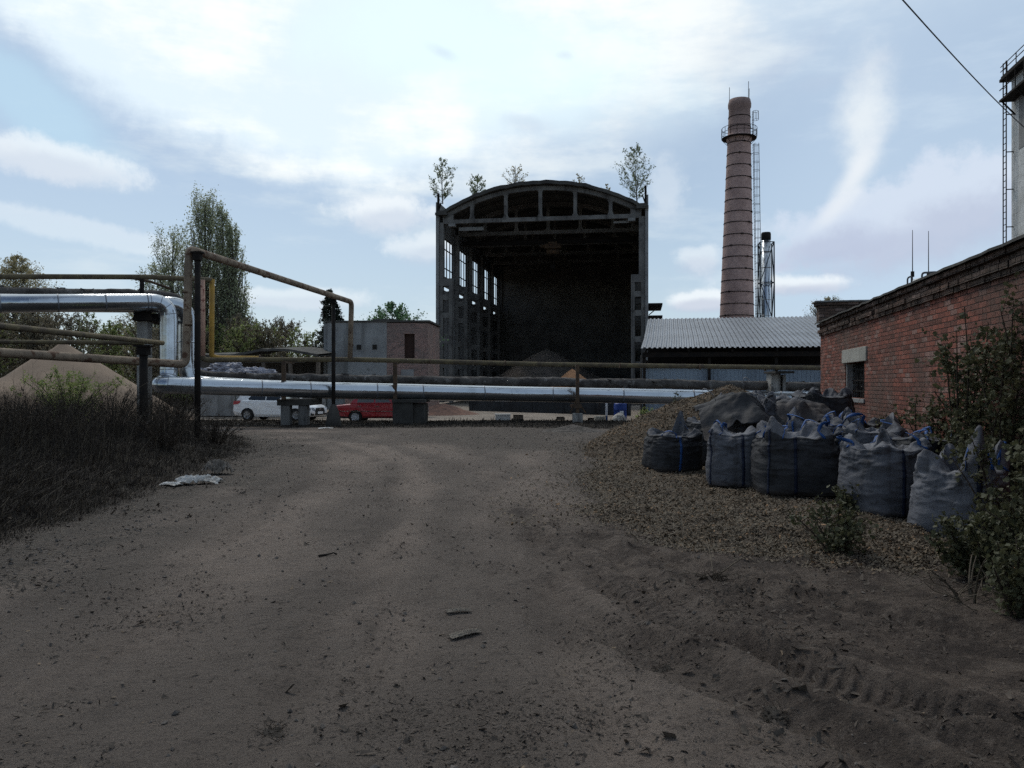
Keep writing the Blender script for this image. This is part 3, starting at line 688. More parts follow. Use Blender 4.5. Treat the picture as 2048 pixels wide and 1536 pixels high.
# ------------------------------------------------------------------ industrial hall
def build_hall():
    TH = R(9)
    hall = thing('industrial_hall', 'tall derelict concrete industrial hall with open front and arched truss roof', 'hall', (2.38, 68, 0), -TH)
    Mc, Mp, Ms = M['hall_concrete'], M['panel'], M['soot_wall']
    L, W, ZC = 30.0, 8.55, 15.5
    B = lambda b, n, m, p=hall, **k: b.build(n, m, p, world=False, **k)
    zc = [16.15, 17.1, 17.75, 18.12, 18.25, 18.12, 17.75, 17.1, 16.15]      # arch of the truss top chord
    xs = np.linspace(-W + .25, W - .25, 9)
    arch = lambda x: 18.3 - 2.25 * (np.abs(x) / (W - .1)) ** 2.15
    for i in range(6):
        y = i * 6.0 + .3
        b = MB()
        b.bx(-W + .1, W - .1, y - .16, y + .16, ZC, ZC + .34)               # bottom chord
        X = np.linspace(-W + .1, W - .1, 25)
        for x0, x1 in zip(X[:-1], X[1:]): b.beam((x0, y, arch(x0)), (x1 + .02, y, arch(x1)), .34, .36)
        for xv in (-5.95, -2.98, 0, 2.98, 5.95):
            b.bx(xv - .15, xv + .15, y - .14, y + .14, ZC + .34, float(arch(xv)) - .1)
            for sx in (-1, 1):
                b.extrude([(xv + sx * .15, ZC + .33), (xv + sx * .28, ZC + .33), (xv + sx * .15, ZC + .6)][::sx], y - .13, y + .13)
                zt = float(arch(xv)) - .14; b.extrude([(xv + sx * .15, zt), (xv + sx * .15, zt - .22), (xv + sx * .25, zt - .02)][::sx], y - .13, y + .13)
        for sx in (-1, 1): b.bx(sx * (W - .5) - .45, sx * (W - .5) + .45, y - .17, y + .17, ZC + .1, 16.35)
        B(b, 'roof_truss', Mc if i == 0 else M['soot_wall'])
        for sx in (-1, 1):
            b = MB(); xo = sx * (W + .25)
            b.bx(min(xo, xo - sx * (.5 if sx > 0 else .36)), max(xo, xo - sx * (.5 if sx > 0 else .36)), y - .25, y + .25, 10.75, ZC + .1)          # upper shaft
            xi = xo - sx * 1.15
            b.bx(min(xo, xo - sx * .3), max(xo, xo - sx * .3), y - .25, y + .25, 0, 10.1)                 # outer branch
            b.bx(min(xi, xi + sx * .3), max(xi, xi + sx * .3), y - .25, y + .25, 0, 10.1)                 # inner branch
            b.bx(min(xo, xi) - .002, max(xo, xi) + .002, y - .27, y + .27, 10.1, 10.75)
            for zr in (.9, 3.0, 5.1, 7.3, 8.9):
                b.bx(min(xo, xi) + .28, max(xo, xi) - .28, y - .22, y + .22, zr, zr + .48)
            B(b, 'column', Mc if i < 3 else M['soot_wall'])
    for sx in (-1, 1):                                                     # long walls: panels between window strips
        b = MB(); xa, xb = sx * (W + .28), sx * (W + .53); x0, x1 = min(xa, xb), max(xa, xb)
        if sx < 0:
            for z0, z1 in ((0, 1.75), (1.78, 3.55), (3.58, 5.35), (5.38, 7.15), (7.18, 8.95), (8.98, 9.95)): b.bx(x0, x1, -.1, L + .3, z0, z1)
            for z0, z1 in ((10.35, 11.15), (14.65, 16.0), (16.03, 17.35)): b.bx(x0, x1, -.1, L + .3, z0, z1)
            for i in range(6):
                y = i * 6 + .3
                b.bx(x0 + .003, x1 - .003, max(-.1, y - .5), min(L + .3, y + .5), 11.15, 14.65)
                b.bx(x0 + .004, x1 - .004, max(-.1, y - 1.6), min(L + .3, y + 1.3), 9.95, 10.35)
            for i in range(5): b.extrude([(i * 6 + 3.0, 9.95), (i * 6 + 5.6, 9.95), (i * 6 + 5.6, 10.34)], x0 + .006, x1 - .006, axis='x')
        else:
            for z0 in np.arange(0, 17, 1.78): b.bx(x0, x1, -.1, L + .3, z0, min(z0 + 1.75, 17.35))
            b.bx(x0 - .003, x1 - .05, -.08, L + .2, 0, 17.2)
        B(b, 'wall', Mp)
        b = MB(); xs_ = sx * (W + .3); b.bx(xs_ - .09, xs_ + .09, -.2, .0, 16.2, 18.1)
        b.beam((xs_ - sx * .25, -.1, 17.3), (xs_ - sx * .02, -.1, 16.6), .1, .1)
        B(b, 'parapet_post', M['dark_steel'])
    for i in range(5):
        y0, y1 = i * 6 + .8, i * 6 + 5.8; b = MB(); x = -(W + .4)
        for yy in np.linspace(y0, y1, 5): b.bx(x - .04, x + .04, yy - .045, yy + .045, 11.15, 14.65)
        for zz_ in (11.2, 12.0, 13.7, 14.6): b.bx(x - .03, x + .03, y0, y1, zz_ - .045, zz_ + .045)
        B(b, 'window_frame', M['dark_steel'])
    b = MB(); b.bx(-W - .5, W + .5, L + .35, L + .65, 0, 16.3); b.extrude([(x, 16.3) for x in (-W, W)] + [(x, float(arch(x)) + .5) for x in np.linspace(W - .1, -W + .1, 17)], L + .36, L + .64)
    for z0 in np.arange(0, 17, 1.8): b.bx(-W, W, L + .30, L + .36, z0, z0 + 1.76)
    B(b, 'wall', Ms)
    # ribbed roof shell following the arch, ragged felt edge at the front
    b = MB(); X = np.linspace(-W - .35, W + .35, 33); g = np.random.default_rng(4)
    for yb, (ya, yc) in enumerate(zip([-.35] + [i * 6 + .3 for i in range(1, 6)], [i * 6 + .28 for i in range(1, 6)] + [L + .7])):
        up = np.array([[(x, ya + (g.uniform(-.12, .12) if yb == 0 else 0), float(arch(min(abs(x), W - .1))) + .50 + g.uniform(-.02, .07)), (x, yc, float(arch(min(abs(x), W - .1))) + .52)] for x in X])
        lo = up.copy(); lo[..., 2] -= .3
        V = np.stack([lo[:, 0], up[:, 0], up[:, 1], lo[:, 1], lo[:, 0]], 1); b.grid(V, 0, False)
    for sx in (-1, 1): b.bx(sx * (W + .05) - .5, sx * (W + .05) + .5, -.3, L + .6, 16.2, 16.42)
    for i in range(11):
        yy = .3 + i * 3; 
        for x0, x1 in zip(X[1:-2], X[2:-1]):
            b.beam((x0, yy, float(arch(x0)) + .1), (x1, yy, float(arch(x1)) + .1), .2, .16, 0) if i % 2 else None
    B(b, 'roof', M['roof_felt'])
    b = MB()
    for z in (7.3, 8.35): b.bx(W + .55, W + 1.75, 2.0, 7.5, z, z + .18); b.beam((W + .6, 2.3, z - .8), (W + 1.6, 2.3, z), .08, .08)
    B(b, 'canopy', M['dark_steel'])
    b = MB(); b.tube([(-W - .2, -.35, 8.3), (-W - .22, -.36, 4), (-W - .3, -.4, 1.2)], .035, 6); b.lathe([(.0, 1.0), (.1, 1.02), (.1, 1.2), (.03, 1.3)], 8, (-W - .3, -.4, 0))
    B(b, 'hanging_cable', M['strap_grey'])
    for q in ((-7.2, -5.0, .62, .8, ZC - .55, ZC - .25), (6.2, 7.5, .62, .8, ZC - .3, ZC - .12), (-8.0, -7.4, .05, .55, ZC - .25, ZC - .003), (7.4, 8.0, .05, .55, ZC - .25, ZC - .003)): b = MB(); b.bx(*q); B(b, 'lintel_fragment', M['concrete'])
    # bridge crane slung under the trusses
    cr = thing('overhead_crane', 'dark steel overhead crane with hanging hoist under the hall roof', 'crane', (2.38 + 6.6 * math.sin(TH), 68 + 6.6 * math.cos(TH), 14.3), -TH)
    b = MB(); b.bx(-8.2, 8.2, -.16, .16, .72, .78); b.bx(-8.2, 8.2, -.04, .04, .4, .72); b.bx(-8.2, 8.2, -.16, .16, .34, .4)
    g = np.random.default_rng(9)
    for x in np.arange(-7, 7.1, 2.0): b.bx(x - .05, x + .05, -.1, .1, .78, 1.2)
    B(b, 'girder', M['dark_steel'], cr)
    b = MB(); b.bx(-.35, 1.15, -.4, .4, -.12, .3); b.tube([(-.2, 0, -.38), (1.0, 0, -.38)], .24, 12); b.bx(.0, .8, -.3, .3, .3, .5); b.bx(-.75, -.4, -.2, .2, .0, .25)
    B(b, 'hoist', M['rust_steel'], cr)
    b = MB(); b.tube([(.3, 0, -.5), (.3, 0, -1.6)], .03, 5); b.tube([(.5, 0, -.5), (.5, 0, -1.6)], .03, 5); b.bx(.2, .6, -.08, .08, -1.95, -1.6); b.tube(smooth_path([(.4, 0, -1.95), (.4, 0, -2.2), (.6, 0, -2.3), (.65, 0, -2.1)], .1), .035, 5)
    B(b, 'hook_block', M['dark_steel'], cr)
    # heaps lying inside
    def cone(name, label, c, rad, h, mat, seed, n=48, k=.95, ell=1.0):
        b = MB(); rr = np.linspace(0, 1, 26); th = np.linspace(0, 2 * np.pi, n, endpoint=False)
        Rr, T = np.meshgrid(rr, th, indexing='ij'); rad_ = rad * Rr * (1 + .12 * fbm(np.cos(T) * 1.6, np.sin(T) * 1.6, 0, 3, seed))
        x = c[0] + rad_ * np.cos(T) * ell; y = c[1] + rad_ * np.sin(T)
        z = h * (np.sqrt((1 - Rr) ** 2 + .004) * k + (1 - k) * (1 - Rr ** 2)) + .12 * h * fbm(x * 1.2 / rad * 4, y * 1.2 / rad * 4, 0, 5, seed + 1) * (2.5 if h < .8 else 1) * np.clip(1.1 - Rr, 0, 1)
        z = z - .04 - .1 * (Rr >= 1)
        b.grid(np.stack([x, y, z + gz(c[0], c[1])], -1), 0, True, close=True)
        o = b.build(name, mat); return tag(o, label, 'heap')
    cone('sawdust_heap', 'large dark heap of sawdust on the floor inside the open hall', (3.6, 83, 0), 9.5, 5.3, M['soot_heap'], 51)
    cone('woodchip_heap', 'orange conical heap of fresh woodchips at the mouth of the hall', (4.55, 60.5, 0), 4.3, 2.95, M['fresh_heap'], 55)
    cone('sand_heap', 'tall tan conical heap of sand behind the left pipes', (-21.3, 38, 0), 5.9, 3.75, M['sand'], 59, 64, 1.0)
    cone('gravel_heap', 'low grey heap of gravel at the edge of the dirt road', (2.1, 27.3, 0), 1.2, .26, M['pebble_rough'], 61)
    cone('rubble_heap', 'reddish low heap of brick rubble at the foot of the hall', (-4.2, 48, 0), 2.3, .7, M['rubble'], 63)
M['soot_heap'] = pmat('soot_heap', (.21, .175, .15), (.14, .12, .10), 1, .98, 0, .8, 8)
M['fresh_heap'] = pmat('fresh_heap', (.42, .215, .11), (.30, .155, .08), 1.2, .97, 0, .8, 12)
M['pebble_rough'] = pmat('pebble_rough', (.11, .095, .083), (.04, .035, .03), 5, .97, 0, 1.0, 14, bdist=.06)
M['rubble'] = pmat('rubble', (.22, .12, .085), (.14, .085, .065), 2.5, .97, 0, 1, 10)
build_hall()

# ------------------------------------------------------------------ chimney and flue
def build_chimney():
    d = 95.0; base = at(1474, 640, d); X0 = base[0]
    H = 35.3; r0, r1 = 2.25, 1.24
    ch = thing('brick_chimney', 'tall tapering red brick chimney banded with iron hoops behind the shed', 'chimney', (X0 - .15, d, 0), 0, None, (0, R(.75), 0))
    rad = lambda z: r0 + (r1 - r0) * min(1, z / 34)
    B = lambda b, n, m, p=ch, **k: b.build(n, m, p, world=False, **k)
    m, t = newmat('chimney_brick'); v = t.coord(); sp = t.n('ShaderNodeSeparateXYZ'); t.l(v, sp.inputs[0])
    c = t.mix(t.mr(t.noise(v, .8, 7, .68), .38, .64), (.44, .31, .275), (.34, .235, .21))
    crs = t.noise(t.scaled(v, (2.5, 2.5, 13)), 1, 3, .6); c = t.mix(t.mr(crs, .5, .68, 0, .5), c, (.14, .095, .084))
    c = t.mix(t.mr(sp.outputs[2], 30.5, 34, 0, .45), c, (.065, .05, .045))
    c = t.mix(t.mr(t.noise(t.scaled(v, (2, 2, .2)), 1, 4), .55, .7, 0, .5), c, (.36, .26, .23))
    t.out(t.bsdf(c, .92, 0, t.bump(crs, .6, .05), .2))
    b = MB(); prof = [(rad(z), z) for z in np.linspace(0, 30.2, 12)] + [(rad(30.4) + .1, 30.5), (rad(30.4) + .16, 31.0), (rad(31) + .02, 31.1)]
    prof += [(rad(z), z) for z in np.linspace(31.3, 34.2, 4)] + [(r1 + .09, 34.4), (r1 + .1, 34.8), (r1 - .02, H), (r1 - .3, H), (r1 - .3, H - 1.5)]
    b.lathe(prof, 40); B(b, 'shaft', m)
    g = np.random.default_rng(2)
    for i in range(19):
        z = 5.6 + i * 1.36 + g.uniform(-.06, .06)
        b = MB(); r = rad(z) + .012; b.lathe([(r - .05, z - .045), (r + .03, z - .045), (r + .03, z + .045), (r - .05, z + .045)], 40, smooth=False, cap=False)
        a = g.uniform(3.6, 5.8); b.box((r * math.cos(a), r * math.sin(a), z), (.22, .22, .16), a); B(b, 'iron_hoop', M['dark_steel'])
    for z in (32.0, 33.2):
        b = MB(); r = rad(z) + .012; b.lathe([(r - .05, z - .04), (r + .03, z - .04), (r + .03, z + .04), (r - .05, z + .04)], 40, smooth=False, cap=False); B(b, 'iron_hoop', M['dark_steel'])
    zp = 30.7; b = MB(); ri, ro = rad(zp) + .12, rad(zp) + .70
    b.lathe([(ri, zp), (ro, zp), (ro, zp + .06), (ri, zp + .06)], 16, smooth=False, cap=False)
    for a in np.arange(0, 2 * np.pi, np.pi / 6): b.beam((ri * math.cos(a), ri * math.sin(a), zp - .55), (ro * .97 * math.cos(a), ro * .97 * math.sin(a), zp), .05, .05)
    pl = B(b, 'platform', M['dark_steel'])
    b = MB()
    for a in np.arange(0, 2 * np.pi, np.pi / 8): b.beam((ro * math.cos(a), ro * math.sin(a), zp + .1), (ro * math.cos(a), ro * math.sin(a), zp + 1.2), .05, .05)
    for z in (.65, 1.2):
        P = [(ro * math.cos(a), ro * math.sin(a), zp + z) for a in np.linspace(0, 2 * np.pi, 25)]; b.tube(P, .03, 5, False)
    B(b, 'railing', M['dark_steel'], pl)
    b = MB()                                                          # caged ladder
    for z0, z1 in ((1, 30.2), (31, 34.0)):
        for o in (-.22, .22): b.beam((rad(z0) + .3, o, z0), (rad(z1) + .38, o, z1), .05, .05)
        for z in np.arange(z0, z1, .33): x = rad(z) + .3; b.beam((x, -.22, z), (x, .22, z), .03, .03)
        for z in np.arange(z0 + 2, z1 + .1, 1.0):
            x = rad(z) + .3; b.tube([(x + .36 - .36 * math.cos(a), .36 * math.sin(a), z) for a in np.linspace(.4, 2 * np.pi - .4, 12)], .022, 4, False)
        for a in (1.2, 2.2, math.pi, -2.2, -1.2):
            b.beam((rad(z0 + 2) + .66 - .36 * math.cos(a), .36 * math.sin(a), z0 + 2), (rad(z1) + .66 - .36 * math.cos(a), .36 * math.sin(a), z1), .03, .03)
        for z in np.arange(z0 + 1, z1, 3): b.beam((rad(z) - .1, 0, z), (rad(z) + .3, 0, z), .05, .05)
    B(b, 'ladder', M['dark_steel'])
    for a, h in ((math.pi, 1.5), (-.9, 1.9), (.2, 1.5)):
        b = MB(); b.beam(((r1 - .02) * math.cos(a), (r1 - .02) * math.sin(a), H - .6), ((r1 - .02) * math.cos(a), (r1 - .02) * math.sin(a), H + h), .05, .05); B(b, 'lightning_rod', M['dark_steel'])
    # steel flue in its lattice
    d = 80.0; q = at(1532, 640, d); fl = thing('steel_flue', 'shiny round steel flue standing in a dark lattice frame', 'flue', (q[0], d, 0), R(-8))
    b = MB(); b.lathe([(.45, 0), (.45, 16.0)], 20); 
    for z in np.arange(2, 15, 1.6): b.lathe([(.452, z), (.468, z), (.468, z + .07), (.452, z + .07)], 20, cap=False)
    B(b, 'pipe', M['cladding'], fl)
    b = MB(); b.lathe([(.46, 16.0), (.48, 16.02), (.48, 16.6), (.42, 16.75), (.36, 16.75), (.36, 16.1)], 20); B(b, 'cap', M['dark_steel'], fl)
    b = MB(); h = 15.7; w0, w1 = .72, .66
    cs = [(-1, -1), (1, -1), (1, 1), (-1, 1)]
    for (x, y) in cs: b.beam((x * w0, y * w0, 0), (x * w1, y * w1, h), .11, .11)
    lv = [3.5, 7.6, 11.7, h]
    for i, z in enumerate(lv):
        for (x, y), (x2, y2) in zip(cs, cs[1:] + cs[:1]):
            b.beam((x * w1, y * w1, z), (x2 * w1, y2 * w1, z), .08, .08)
            if i: 
                s_, e_ = ((x, y), (x2, y2)) if i % 2 else ((x2, y2), (x, y))
                b.beam((s_[0] * w1, s_[1] * w1, lv[i - 1]), (e_[0] * w1, e_[1] * w1, z), .08, .08)
    B(b, 'lattice_frame', M['frame_blue'], fl)
M['frame_blue'] = pmat('frame_blue', (.035, .045, .055), (.05, .055, .06), 4, .7, .2, .2, 40)
build_chimney()

# ------------------------------------------------------------------ corrugated shed
def build_shed():
    TH = R(11); q = at(1284, 697, 40)
    sh = thing('corrugated_shed', 'long low shed with grey corrugated metal roof beside the brick building', 'shed', (q[0], 40, 0), -TH)
    B = lambda b, n, m, p=sh, **k: b.build(n, m, p, world=False, **k)
    ze, zr, D, Lx = q[2], 5.78, 12.2, 13.0
    per, hgt = .25, .055; xs = []; zs = []
    for i in range(int(Lx / per)):
        x0 = i * per; xs += [x0, x0 + .10, x0 + .135, x0 + .215]; zs += [0, 0, hgt, hgt]
    xs = np.array(xs + [Lx]); zs = np.array(zs + [0])
    b = MB(); g = np.random.default_rng(3); rows = [0, 3.1, 3.12, 6.2, 6.22, 9.2, 9.22, D]; V = []
    for j, yy in enumerate(rows):
        z = ze + (zr - ze) * yy / D + zs + (0.012 if j % 2 else 0) + .02 * fbm(xs * .5, yy * .4, 0, 2, 3)
        V.append(np.stack([xs - .05 * (yy == 0), np.full(len(xs), yy), z], 1))
    b.grid(np.array(V), 0, False)
    rf = B(b, 'roof', M['galv_roof'], solid=-.006)
    b = MB(); b.grid(np.array([[(x, yy, zr - (yy - D) * .25 + .02) for x in np.linspace(0, Lx, 8)] for yy in (D + .02, D + 11)]), 0, False); B(b, 'roof', M['galv_roof'], solid=-.006)
    b = MB()                                                            # ribbed wall sheet standing below the eave
    xw, yw = [], []
    for i in range(int(Lx / .2)): x0 = i * .2; xw += [x0, x0 + .12, x0 + .14, x0 + .18]; yw += [0, 0, -.03, -.03]
    b.grid(np.array([[(x, .75 + y, z) for x, y in zip(xw, yw)] for z in (.05, 2.52)]), 0, False); B(b, 'wall', M['blue_wall'], solid=.005)
    b = MB(); b.bx(0, Lx, .35, .47, ze - .42, ze - .18); b.bx(0, Lx, .6, .7, ze - .95, ze - .8); b.bx(-.02, Lx, D + .2, D + .4, 0, zr - .3)
    for x in np.arange(.2, Lx, 2.1): b.beam((x, .2, ze - .12), (x, D, zr - .12), .1, .14)
    B(b, 'eave_beam', M['dark_steel'])
    for x in (.1, 3.3, 6.5, 9.7, 12.6): b = MB(); b.bx(x - .07, x + .07, .5, .64, 0, ze - .42); B(b, 'post', M['dark_steel'])
    b = MB(); b.bx(-.12, 0, .8, D, 0, ze - .3); B(b, 'wall', M['soot_wall'])
build_shed()

# ------------------------------------------------------------------ brick building on the right, its roof clutter, the tower
BTH = R(11.4); BC = (8.1, 21.0)
def bl(px, py, d):
    """pixel and distance -> local coordinates of the brick building"""
    p = at(px, py, d); x, y = p[0] - BC[0], p[1] - BC[1]; c, s = math.cos(BTH), math.sin(BTH)
    return (x * c - y * s, x * s + y * c, p[2])
def bw(x, y, z=0):
    c, s = math.cos(BTH), math.sin(BTH); return (BC[0] + x * c + y * s, BC[1] - x * s + y * c, z)
def build_brick():
    bb = thing('brick_building', 'long red brick building with corbelled cornice and barred window on the right', 'building', (BC[0], BC[1], 0), -BTH)
    B = lambda b, n, m, p=bb, **k: b.build(n, m, p, world=False, **k)
    ZT, Y1 = 3.0, -19.0; ya, yb, za, zb = -4.92, -3.08, 1.30, 2.06
    b = MB(); b.bx(0, .4, Y1, ya, -.3, ZT); b.bx(0, .4, yb, 0, -.3, ZT); b.bx(0, .4, ya, yb, -.3, za); b.bx(0, .4, ya, yb, zb, ZT)
    b.bx(.4, 12, -.4, 0, -.3, ZT); B(b, 'wall', M['brick'])
    g = np.random.default_rng(6); b = MB()
    for (z0, z1, pr) in ((2.846, 2.918, .045), (2.922, 2.994, .08), (3.004, 3.076, .035), (3.08, 3.152, .10)):
        y = Y1
        while y < -.02:
            L = g.choice([.12, .25, .25]); e = min(y + L, 0)
            if g.random() > .04: b.bx(-pr - g.uniform(-.012, .012), .39 if z0 > 3 else -.002, y + .005, e - .005, z0 + g.uniform(-.003, 0), z1)
            y += L
    b.bx(-.02, .38, Y1, -.003, 3.003, 3.15); B(b, 'cornice', M['brick_dark'])
    b = MB(); n = 60; ys = np.linspace(Y1, .0, n); V = []
    up = np.array([(-.15 + g.uniform(-.02, .015), y, 3.166 + g.uniform(-.005, .012)) for y in ys])
    prof = lambda p: [(p[0], p[1], p[2] - .015), (p[0], p[1], p[2] + .012), (.5, p[1], 3.22), (12, p[1], 3.27)]
    b.grid(np.array([prof(p) for p in up]), 0, False); B(b, 'roof', M['roof_felt'], solid=-.012)
    b = MB(); b.bx(-.1, 3.6, -.38, .02, 3.2, 3.62); b.bx(-.16, 3.66, -.42, .06, 3.622, 3.70); B(b, 'gable_parapet', M['brick_dark'])
    b = MB(); b.bx(-.21, 3.72, -.47, .11, 3.702, 3.745); B(b, 'coping', M['concrete'], bevel=.008)
    w = MB(); w.bx(.24, .27, ya, yb, za, zb); wo = B(w, 'window', M['window_dark'])
    b = MB(); b.bx(-.035, .38, ya - .25, yb + .22, zb + .003, zb + .30); B(b, 'lintel', M['lintel'], wo, bevel=.012)
    b = MB(); b.bx(-.03, .26, ya - .05, yb + .03, za - .09, za - .003); B(b, 'sill', M['concrete'], wo, bevel=.01)
    b = MB(); b.bx(.02, .24, yb - .09, yb - .003, za, zb - .003); B(b, 'reveal', M['concrete'], wo)
    b = MB()
    for y in np.linspace(ya + .1, yb - .2, 9): b.tube([(.14, y, za), (.14, y, zb)], .011, 6)
    for z in (za + .15, (za + zb) / 2, zb - .15): b.bx(.13, .15, ya, yb, z - .012, z + .012)
    B(b, 'bars', M['dark_steel'], wo)
    zr = 3.26
    p = bl(1848, 560, 19.6); tk = thing('water_tank', 'small white round tank with looped pipe on the brick building roof', 'tank', bw(p[0], p[1], zr))
    b = MB(); b.lathe([(.0, .0), (.25, 0), (.27, .06), (.27, .82), (.24, .91), (.08, .95), (0, .95)], 20, cap=False); b.build('body', M['white_plastic'], tk, world=False)
    b = MB(); b.tube(smooth_path([(-.1, -.1, .9), (-.1, -.1, 1.05), (.3, -.1, 1.07), (.3, -.1, .0)], .08), .025, 6); b.build('pipe_loop', M['strap_grey'], tk, world=False)
    for px, lab, tz in ((1825, 'thin antenna mast left of the white roof tank', 460), (1857, 'thin antenna mast rising behind the white roof tank', 462)):
        p = bl(px, tz, 20.2); an = thing('antenna_mast', lab, 'antenna', bw(p[0], p[1], zr), 0, 'thin masts on the brick building roof')
        b = MB(); hh = p[2] - zr; b.tube([(0, 0, 0), (0, 0, hh * .55), (.0, 0, hh)], [.016, .012, .007], 5); b.build('mast', M['dark_steel'], an, world=False)
        b = MB(); b.beam((0, 0, hh * .3), (.3, 0, hh * .28), .012, .012); b.build('side_rod', M['dark_steel'], an, world=False); b = MB(); b.box((0, 0, hh * .5), (.07, .05, .14)); b.build('clamp', M['dark_steel'], an, world=False)
    p = bl(1815, 545, 20); o = MB(); q = bw(p[0], p[1], zr)
    o.tube(smooth_path([(q[0], q[1], zr), (q[0], q[1], 4.25), (q[0] + .1, q[1], 4.3), (q[0] + .1, q[1], 4.1)], .05), .022, 6); o.box((q[0], q[1], zr + .04), (.14, .14, .08)); tag(o.build('vent_pipe', M['strap_grey']), 'thin hooked vent pipe on the roof left of the masts', 'vent pipe')
    # tower
    d = 45.0; q = at(2023, 480, d); tw = thing('concrete_tower', 'tall grey block tower with ladder and roof overhang at the right edge', 'tower', (q[0], d, 0), -BTH)
    B = lambda b, n, m, p=tw, **k: b.build(n, m, p, world=False, **k)
    zt = 1.6 + (768 - 160) / 1600 * d
    b = MB(); b.bx(0, 7, -9, 0, 0, zt)
    B(b, 'wall', M['block'])
    b = MB(); b.bx(-.02, .0, -9, -1.0, zt - 4.2, zt - 1.1); B(b, 'plaster_patch', M['panel'])
    b = MB(); b.bx(-.5, 7.5, -9.4, .35, zt + .002, zt + .16); b.bx(-.44, 7.4, -9.3, .3, zt + .162, zt + .3); B(b, 'roof', M['dark_steel'])
    b = MB()
    for y in np.arange(-9, .3, 1.2): b.beam((-.45, y, zt + .3), (-.45, y, zt + .85), .04, .04)
    for z in (.58, .85): b.beam((-.45, -9, zt + z), (-.45, .3, zt + z), .035, .035)
    B(b, 'railing', M['dark_steel'])
    zp = 1.6 + (768 - 203) / 1600 * d
    b = MB(); b.bx(-.75, -.003, -9, -.3, zp - .12, zp); 
    for y in (-.5, -2.5, -4.5, -6.5): b.beam((-.0, y, zp - .9), (-.7, y, zp - .1), .07, .07)
    pl = B(b, 'platform', M['dark_steel'])
    b = MB()
    for y in np.arange(-9, -.2, 1.1): b.beam((-.72, y, zp), (-.72, y, zp + 1.05), .045, .045)
    for z in (.55, 1.05): b.beam((-.72, -9, zp + z), (-.72, -.3, zp + z), .04, .04)
    B(b, 'railing', M['dark_steel'], pl)
    b = MB(); 
    for y in (.0, .42): b.beam((-.38, y - .3, 0), (-.38, y - .3, zt + 1), .05, .05)
    for z in np.arange(.4, zt + 1, .35): b.beam((-.38, -.3, z), (-.38, .12, z), .03, .03)
    for z in np.arange(2, zt, 2.1): b.beam((0, -.25, z), (-.38, -.25, z), .05, .05)
    B(b, 'ladder', M['dark_steel'])
    # overhead wire from the tower to a pole out of the frame
    a, e = np.array([q[0] + 1.5, d - 3, 1.6 + (768 - 330) / 1600 * (d - 3)]), at(1690, -130, 14)
    P = [a + (e - a) * t_ - np.array([0, 0, .5 * math.sin(math.pi * t_)]) for t_ in np.linspace(0, 1, 20)]
    e2 = at(1250, -640, 9); P += [P[-1] + (e2 - P[-1]) * t_ for t_ in np.linspace(.1, 1, 6)]
    b = MB(); b.tube(P, .017, 6); tag(b.build('overhead_wire', M['cable']), 'single dark wire crossing the sky towards the tower', 'wire')
M['window_dark'] = pmat('window_dark', (.012, .012, .013), (.035, .033, .03), 5, .6)
M['lintel'] = pmat('lintel', (.36, .35, .31), (.27, .26, .23), 3, .9, 0, .4, 30)
M['block'] = brickmat('block', (.62, .63, .62), (.5, .51, .5), (.3, .3, .3), (.42, .42, .4), .8, .62, .5, (.7, .7, .7), .3)
build_brick()

